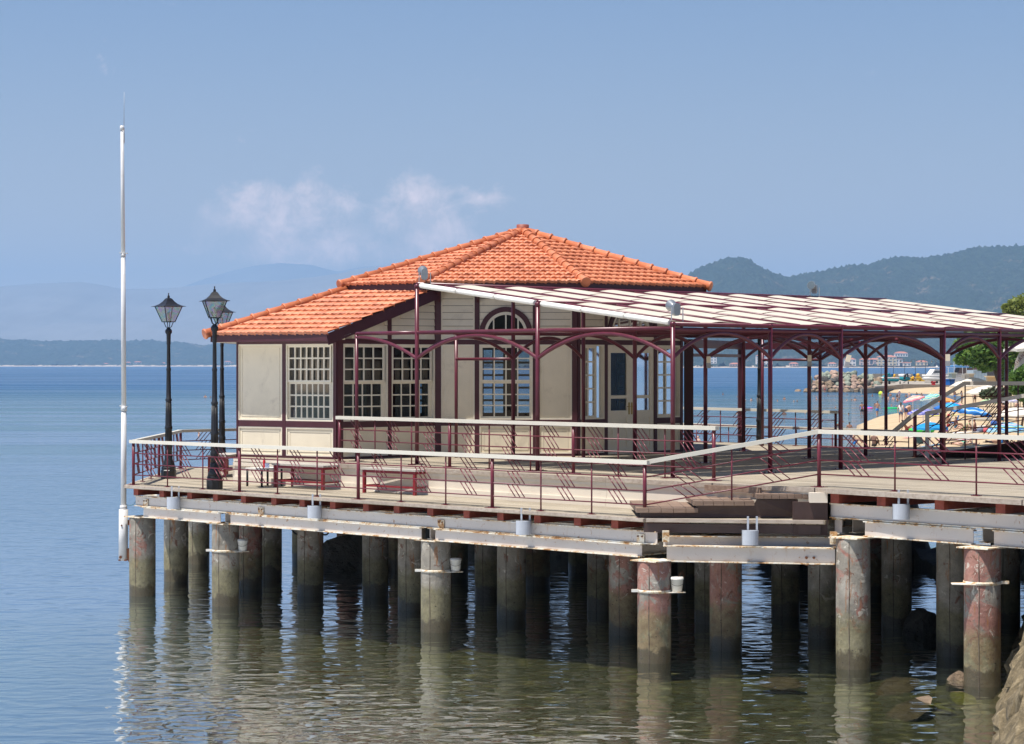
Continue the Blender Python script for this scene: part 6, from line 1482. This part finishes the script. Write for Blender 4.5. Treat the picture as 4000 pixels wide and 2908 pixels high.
def boat(x, D, L, w, h, ang, lb, cab=0, base=None, cover=None):
    p = PD(x, 1499, D); p.z = zq; e = empty('boat', p, lb, 'boat', 'boats parked on the quay'); g = MB(); hull(g, p, L, w, h*.5, .5, ang); g.build('hull', base or tb_, e)
    g = MB(); hull(g, p, L*1.02, w*1.03, h*.45, .5+h*.42, ang); g.build('upper_hull', wb_, e)
    u, v_ = Vector((math.cos(ang), math.sin(ang), 0)), Vector((-math.sin(ang), math.cos(ang), 0))
    if cab:
        g = MB(); c = p+V(0, 0, .5+h*.95); g.extr([c-u*L*.3-v_*w*.36, c+u*L*.25-v_*w*.3, c+u*L*.1-v_*w*.28+V(0, 0, cab), c-u*L*.28-v_*w*.32+V(0, 0, cab)], v_*w*.68); g.build('cabin', wb_, e)
        g = MB(); g.extr([c-u*L*.2-v_*w*.365+V(0, 0, cab*.3), c+u*L*.16-v_*w*.33+V(0, 0, cab*.3), c+u*L*.08-v_*w*.31+V(0, 0, cab*.75), c-u*L*.2-v_*w*.35+V(0, 0, cab*.75)], v_*w*.72); g.build('windscreen', M['lensglass'], e)
        g = MB(); g.tube([c-u*L*.1+V(0, 0, cab), c-u*L*.1+V(0, 0, cab+.9)], .04, 6); g.lathe(c-u*L*.1+V(0, 0, cab+.5), [(.25, 0), (.3, .12), (.1, .25)], 10); g.build('radar', wb_, e)
    if cover: g = MB(); c = p+V(0, 0, .5+h*.9); g.extr([c-u*L*.2-v_*w*.4, c+u*L*.3-v_*w*.2, c+u*L*.02+V(0, 0, .9)-v_*w*.2], v_*w*.6); g.build('cover', cover, e)
    g = MB(); g.beam(p-u*L*.4+V(0, 0, .3), p+u*L*.4+V(0, 0, .3), .12, .12); 
    for s in (-1, 1): q = p+v_*s*w*.35+V(0, 0, .28); g.tube([q-v_*.1, q+v_*.1], .28, 12)
    g.build('trailer', 'black', e)
boat(3468, 478, 4.5, 1.9, 1.1, R(200), 'small white and teal boat with a teal cover, leftmost on the quay', cover=tb_); boat(3532, 484, 4.6, 2.5, 1.7, R(255), 'white motor boat with teal bottom on a trailer, middle of the quay', cab=0)
boat(3650, 500, 6.5, 2.6, 1.5, R(205), 'white cabin cruiser with dark windscreen standing on the quay', cab=1.2, base=wb_)
g = MB(); q = PD(3533, 1475, 482); g.tube([q+V(-.25, -1.4, -.4), q+V(-.1, -1.5, .5), q+V(.35, -1.5, .75), q+V(.5, -1.4, .2)], .22, 8); tag(g.build('outboard_motor', 'black'), 'dark outboard motor on the middle white motor boat', 'motor')
# ferry structure with blue roof
e = empty('ferry', (106, 560, 0), 'ferry with blue edged roof, white rails and brown stair behind the tree', 'ferry'); bl_ = cm((.08, .25, .5)); br_ = cm((.07, .045, .04)); gr_ = cm((.10, .11, .13)); Df = 560
pf = lambda x, y, d=0: PD(x, y, Df+d)
g = MB(); g.extr([pf(3684, 1436), pf(3796, 1437), pf(3796, 1434), pf(3740, 1428), pf(3684, 1434)], (0, 6, 0)); g.build('roof', bl_, e)
g = MB(); g.extr([pf(3738, 1470), pf(3800, 1470), pf(3800, 1437), pf(3752, 1437)], (0, 6, 0)); g.build('stairwell', br_, e)
g = MB()
for y in (1462, 1468, 1474): g.beam(pf(3682, y), pf(3770, y), .08, .10)
for x in range(3682, 3775, 8): g.beam(pf(x, 1460), pf(x, 1476), .08, .08)
for x in (3688, 3704, 3727, 3760, 3775): g.beam(pf(x, 1410 if x == 3727 else 1436), pf(x, 1476), .10, .10)
for y in (1421, 1427, 1433): g.beam(pf(3724, y, 2), pf(3800, y, 2), .06, .08)
for x in range(3724, 3800, 9): g.beam(pf(x, 1419, 2), pf(x, 1434, 2), .06, .06)
g.build('railing', wb_, e)
g = MB(); g.extr([pf(3684, 1490), pf(3800, 1490), pf(3800, 1474), pf(3684, 1476)], (0, 6, 0)); g.build('hull', cm((.45, .45, .45)), e)
# container, shed, building, huts
def block(name, x0, x1, y0, y1, D, d, mat, lb, cat, extra=None):
    a, b = PD(x0, y1, D), PD(x1, y0, D); g = MB(); g.box(((a.x+b.x)/2, D+d/2, (a.z+b.z)/2), (b.x-a.x, d, b.z-a.z))
    if extra == 'ribs':
        n = 9
        for i in range(n+1): X = a.x+(b.x-a.x)*i/n; g.box((X, D-.06, (a.z+b.z)/2), ((b.x-a.x)/n*.4, .12, (b.z-a.z)*.9))
        g.box(((a.x+b.x)/2, D-.05, b.z), (b.x-a.x+.1, .16, .16))
    if extra == 'roof': g.box(((a.x+b.x)/2, D+d/2-.1, b.z+.08), (b.x-a.x+.4, d+.5, .16))
    if extra == 'frame':
        for X in (a.x, b.x): g.box((X, D-.05, (a.z+b.z)/2), (.12, .12, b.z-a.z))
    o = g.build(name, mat, None, ((a.x+b.x)/2, D, a.z)); return tag(o, lb, cat)
block('shipping_container', 3802, 3854, 1447, 1488, 430, 6, cm((.34, .44, .52)), 'pale blue ribbed shipping container beside the big tree', 'container', 'ribs')
block('shed', 3855, 3912, 1446, 1480, 432, 8, cm((.13, .14, .16)), 'dark grey flat roofed shed right of the blue container', 'shed', 'roof')
block('terrace_building', 3800, 3915, 1412, 1446, 620, 10, cm((.15, .08, .08)), 'dark red terrace building half hidden behind the tree leaves', 'building', 'roof')
block('hut', 3718, 3734, 1460, 1478, 400, 3, cm((.34, .36, .30)), 'small pale green kiosk right of the blue bin', 'kiosk', 'roof'); block('hut', 3769, 3782, 1464, 1480, 420, 3, cm((.30, .28, .24)), 'small framed grey box hut left of the container', 'hut', 'frame'); block('hut', 3786, 3804, 1463, 1482, 415, 3, cm((.42, .38, .30)), 'small beige box hut touching the container', 'hut', 'roof')
block('low_wall', 3858, 3912, 1474, 1498, 300, 1, cm((.50, .38, .22)), 'low sandy yellow wall behind the right hand parasols', 'wall', 'roof')
for x, y, c, lb in ((3702, 1498, (.0, .12, .5), 'blue wheeled bin on the quay behind the pergola post'), (3720, 1500, (.0, .05, .2), 'dark blue wheeled bin right of the bright blue one'), (3648, 1499, (.4, .02, .03), 'small red box standing before the cabin cruiser')):
    p = PD(x, y, 455); w = .55 if x != 3648 else .35; h = 1.1 if x != 3648 else .65; p.z = zq; g = MB(); g.extr([p+V(-w*.8, 0, 0), p+V(w*.8, 0, 0), p+V(w, 0, h), p+V(-w, 0, h)], (0, 1, 0)); g.box(p+V(0, .5, h+.06), (w*2.2, 1.15, .12)); tag(g.build('bin', cm(c)), lb, 'bin')
yl = cm((.65, .38, .02))
for i, (x, y, w, h) in enumerate(((3487, 1488, .8, .7), (3494, 1480, .5, .9), (3558, 1486, .9, .5), (3567, 1485, .6, .7), (3586, 1476, .8, .8), (3587, 1485, .7, .6), (3600, 1487, .8, .3))):
    p = PD(x, y, 540); g = MB(); g.box(p, (w*1.6, 1, w*.5)); g.lathe(p+V(0, 0, .2), [(w*.5, 0), (w*.5, h*.8), (w*.3, h)], 10); tag(g.build('mooring_buoy', yl), 'yellow mooring gear on the quay between the boats', 'buoy', 'yellow buoys on the quay')
for x, y in ((3485, 1462), (3571, 1461), (3574, 1478)):
    p = PD(x, y, 560); g = MB(); g.lathe(p+V(0, 0, -.3), [(.28, -.5), (.30, .1), (.36, .14), (.36, .4), (.2, .5)], 12); tag(g.build('service_post', cm((.02, .12, .32))), 'blue harbour service post near the parked boats', 'post', 'blue service posts on the quay')
p = PD(3464, 1442, 600); g = MB(); g.tube([(p.x, p.y, zq), (p.x, p.y, p.z)], .05, 6); g.tube([p+V(0, -.08, 0), p+V(0, -.02, 0)], .30, 20); sg = g.build('road_sign', cm((.10, .03, .30)), None, (p.x, p.y, zq)); tag(sg, 'round violet sign on a thin post above the quay', 'sign')
p = PD(3636, 1450, 600); g = MB(); g.tube([(p.x, p.y, zq), (p.x, p.y, p.z)], .05, 6); g.box(p, (.80, .06, .62)); b = g.build('sign_board', wb_, None, (p.x, p.y, zq)); tag(b, 'white rectangular board on a post above the quay', 'sign')
g = MB(); g.box(p+V(0, -.05, -.08), (.07, .02, .3)); g.box(p+V(0, -.05, .05), (.3, .02, .06)); g.build('mark', 'black', b)
# harbour lamps
def hlamp(x, lb, first=[None]):
    D = 600.; X = (x-2000)*D/FP; zt_ = CZ+(HY-1402)*D/FP
    if first[0]: e = copy_tree(first[0]); e.location = (X, D, zq); return tag(e, lb)
    e = empty('harbour_lamp', (X, D, zq), lb, 'street lamp', 'row of harbour lamps'); first[0] = e
    g = MB(); g.tube([(X, D, zq), (X, D, zq+.8), (X, D, zt_)], [.14, .07, .05], 8); g.tube([(X, D, zt_-.3), (X-.55, D, zt_-.25), (X-1.15, D, zt_-.28)], .035, 6); g.tube([(X, D, zt_-.9), (X-.4, D, zt_-.4)], .025, 6); g.build('post', 'black_iron', e)
    g = MB(); g.lathe((X-1.15, D, zt_-.85), [(.30, 0), (.30, .04), (.16, .2), (.07, .3), (.05, .55)], 12); g.build('lantern', 'black_iron', e)
    g = MB(); g.lathe((X-1.15, D, zt_-1.0), [(.14, 0), (.22, .15)], 12); g.build('lens', 'white_pvc', e); return e
for i, x in enumerate((3390, 3442, 3490, 3534, 3576, 3615, 3656)): hlamp(x, ['first', 'second', 'third', 'fourth', 'fifth', 'sixth', 'seventh'][i]+' black harbour lamp from the left in the row behind the boats')
# trees
def leafmat(name, a, b_, c):
    m, t, b = newmat(name); v = coords(t); f = nz(t, v, 1.1, 4, .7); f2 = nz(t, v, 6, 2, .6)
    col = ramp(t, f, [(.3, a), (.5, b_), (.72, c)]); col = mix(t, mr(t, f2, .4, .7, 0, .5), col, c)
    t.links.new(col, b.inputs['Base Color']); b.inputs['Roughness'].default_value = .5
    tl = N(t, 'ShaderNodeBsdfTranslucent'); t.links.new(col, tl.inputs[0]); ms = N(t, 'ShaderNodeMixShader'); ms.inputs[0].default_value = .3
    t.links.new(b.outputs[0], ms.inputs[1]); t.links.new(tl.outputs[0], ms.inputs[2]); t.links.new(ms.outputs[0], t.nodes['Material Output'].inputs[0]); return m
LF = leafmat('broad_leaves', (.03, .075, .012), (.08, .17, .03), (.18, .30, .06)); LP = leafmat('pine_needles', (.07, .11, .02), (.17, .21, .04), (.28, .32, .08)); BK = plain('bark', (.10, .075, .05), .9, .3, 4, bmp=.02, bscale=8)
def tree(name, base, clumps, leaf, size, n, lb, cat='tree', trunk=True, tr=.3, mat=None):
    base = Vector(base); rn = random.Random(int(base.x*7+n)); e = empty(name, base, lb, cat); g = MB()
    for k in range(n):
        c, r_ = clumps[rn.randrange(len(clumps))]; c = Vector(c)
        d = Vector((rn.gauss(0, 1), rn.gauss(0, 1), rn.gauss(0, .8))).normalized()*r_*(rn.random()**.45); d.z *= .8; p = c+d
        a = Vector((rn.uniform(-1, 1), rn.uniform(-1, 1), rn.uniform(-.5, .5))).normalized(); b = a.cross(Vector((rn.uniform(-1, 1), rn.uniform(-1, 1), rn.uniform(-1, 1)))).normalized(); s = size*rn.uniform(.6, 1.3)
        g.add([p-a*s, p-b*s*.5, p+a*s, p+b*s*.5], [(0, 1, 2, 3)])
    g.build('crown', mat or leaf, e)
    if trunk:
        g = MB(); tp = Vector((sum(Vector(c[0]).x for c in clumps)/len(clumps), sum(Vector(c[0]).y for c in clumps)/len(clumps), min(Vector(c[0]).z for c in clumps)))
        g.tube([base-V(0, 0, .3), base.lerp(tp, .5)+V(.2, 0, 0), tp], [tr, tr*.8, tr*.6], 10)
        for c, r_ in clumps: g.tube([tp, tp.lerp(Vector(c), .5)+V(.1, .1, .15), Vector(c)], [tr*.5, tr*.3, tr*.1], 6)
        g.build('trunk', BK, e)
    return e
Dt = 205.
cl_ = [(PD(x, y, Dt+d), r_) for x, y, d, r_ in ((3770, 1345, 0, 1.0), (3800, 1325, 1, 1.15), (3835, 1310, 0, 1.2), (3810, 1370, -1, 1.2), (3850, 1355, -1, 1.3), (3780, 1390, 0, .9), (3820, 1410, -1, .9), (3870, 1395, -1, 1.2), (3885, 1330, 1, 1.4), (3900, 1370, 0, 1.3), (3925, 1340, 0, 1.4), (3950, 1320, 0, 1.3), (3985, 1310, 1, 1.4), (3930, 1400, 0, 1.2), (3755, 1405, 0, .6), (3850, 1430, -1, .7), (3905, 1425, 0, .8), (4010, 1340, 0, 1.4), (3960, 1360, 0, 1.3), (4050, 1320, 1, 1.5))]
tree('broadleaf_tree', (3918-2000 and (3918-2000)*Dt/FP, Dt, 1.6), cl_, LF, .30, 9000, 'broad green leafy tree hanging over the harbour at the right')
Dt = 250.
cl_ = [(PD(x, y, Dt+d), r_) for x, y, d, r_ in ((3950, 1210, 0, 1.0), (3970, 1190, 0, 1.0), (3990, 1215, 0, 1.2), (4020, 1180, 0, 1.4), (3945, 1235, 0, .8), (3975, 1250, 0, 1.2), (4010, 1260, 0, 1.4), (4040, 1230, 0, 1.5), (3930, 1200, 0, .4))]
tree('pine_tree', (58.5, Dt, 2), cl_, LP, .28, 5200, 'yellow green pine top rising above the pergola at the right edge')
Dt = 150.
cl_ = [(PD(x, y, Dt+d), r_) for x, y, d, r_ in ((3965, 1480, 0, .55), (3985, 1460, 0, .6), (4000, 1500, 0, .8), (3975, 1515, 0, .6), (4020, 1470, 0, .8), (4010, 1540, 0, .8))]
tree('shrub', ((3990-2000)*Dt/FP, Dt, 1.6), cl_, LF, .17, 3000, 'dense green shrub at the right edge above the parasols', 'shrub', tr=.08)
cl_ = [(PD(x, y, 168), r_) for x, y, r_ in ((3850, 1540, .5), (3880, 1535, .6), (3910, 1540, .6), (3935, 1530, .5), (3895, 1550, .5))]
tree('shrub', ((3890-2000)*168/FP, 168, 1.4), cl_, LF, .14, 2200, 'low grey green shrub under the right white parasol', 'shrub', tr=.06, mat=leafmat('grey_leaves', (.03, .05, .02), (.08, .11, .05), (.16, .19, .10)))
Dt = 215.
cl_ = [(PD(x, y, Dt+d), r_) for x, y, d, r_ in ((3940, 1420, 0, 1.0), (3960, 1440, 0, 1.0), (3980, 1420, 0, 1.2), (3925, 1450, 0, .8), (4010, 1440, 0, 1.4), (3930, 1475, 0, .7))]
tree('shaded_tree', ((3918-2000)*Dt/FP, Dt, 1.6), cl_, LF, .3, 2600, 'dark tree in shade beside the grey shed', tr=.35)
g = MB(); 
for i in range(9): X = (3925+i*12-2000)*190/FP; g.beam((X, 190, 1.6), (X, 190, CZ-(1445-HY)*190/FP), .05, .05)
for y in (1448, 1462, 1480): g.beam(PD(3922, y, 190), PD(4030, y, 190), .04, .04)
tag(g.build('mesh_fence', cm((.02, .06, .05))), 'dark green wire fence below the trees at the right', 'fence')
# boulders below the pier and in the shallows
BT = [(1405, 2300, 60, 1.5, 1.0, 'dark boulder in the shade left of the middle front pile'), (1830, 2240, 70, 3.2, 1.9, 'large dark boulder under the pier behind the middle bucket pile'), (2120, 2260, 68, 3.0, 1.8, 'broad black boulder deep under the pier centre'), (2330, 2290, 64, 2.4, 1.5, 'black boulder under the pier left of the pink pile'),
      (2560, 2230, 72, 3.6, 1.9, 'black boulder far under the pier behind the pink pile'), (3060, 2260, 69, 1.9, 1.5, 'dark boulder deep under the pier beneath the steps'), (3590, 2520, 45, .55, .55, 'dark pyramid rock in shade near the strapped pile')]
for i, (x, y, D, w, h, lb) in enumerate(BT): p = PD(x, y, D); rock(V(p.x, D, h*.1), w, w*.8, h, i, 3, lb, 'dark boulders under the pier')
M['algae'] = rockmat('algae_rock', (.10, .09, .02), (.30, .28, .03), (.42, .40, .05), 5., .05)
RM.append(M['algae'])
for i, (x, y, w, h, mi, lb) in enumerate(((3746, 2655, .24, .26, 2, 'wet pointed rock breaking the surface left of the reddish pile'), (3768, 2700, .34, .05, 4, 'yellow algae covered stone just under the surface near the reddish pile'), (3668, 2722, .26, .04, 4, 'yellow green algae stone in the shallows, left of the other'), (3700, 2740, .22, .035, 4, 'small yellow algae stone in the shallows, lowest of three'), (3500, 2650, .5, .035, 2, 'flat brown slab just under the surface right of the pale peeling pile'), (3060, 2640, .45, .05, 2, 'rounded brown stone under the surface left of the pale peeling pile'), (3540, 2745, .6, .03, 2, 'long flat brown slab under the surface in the shallows'))):
    p = G(x, y, 0); rock(V(p.x, p.y, -.02 if h > .1 else -.06), w, w*.7, h, i+2, mi, lb, None)
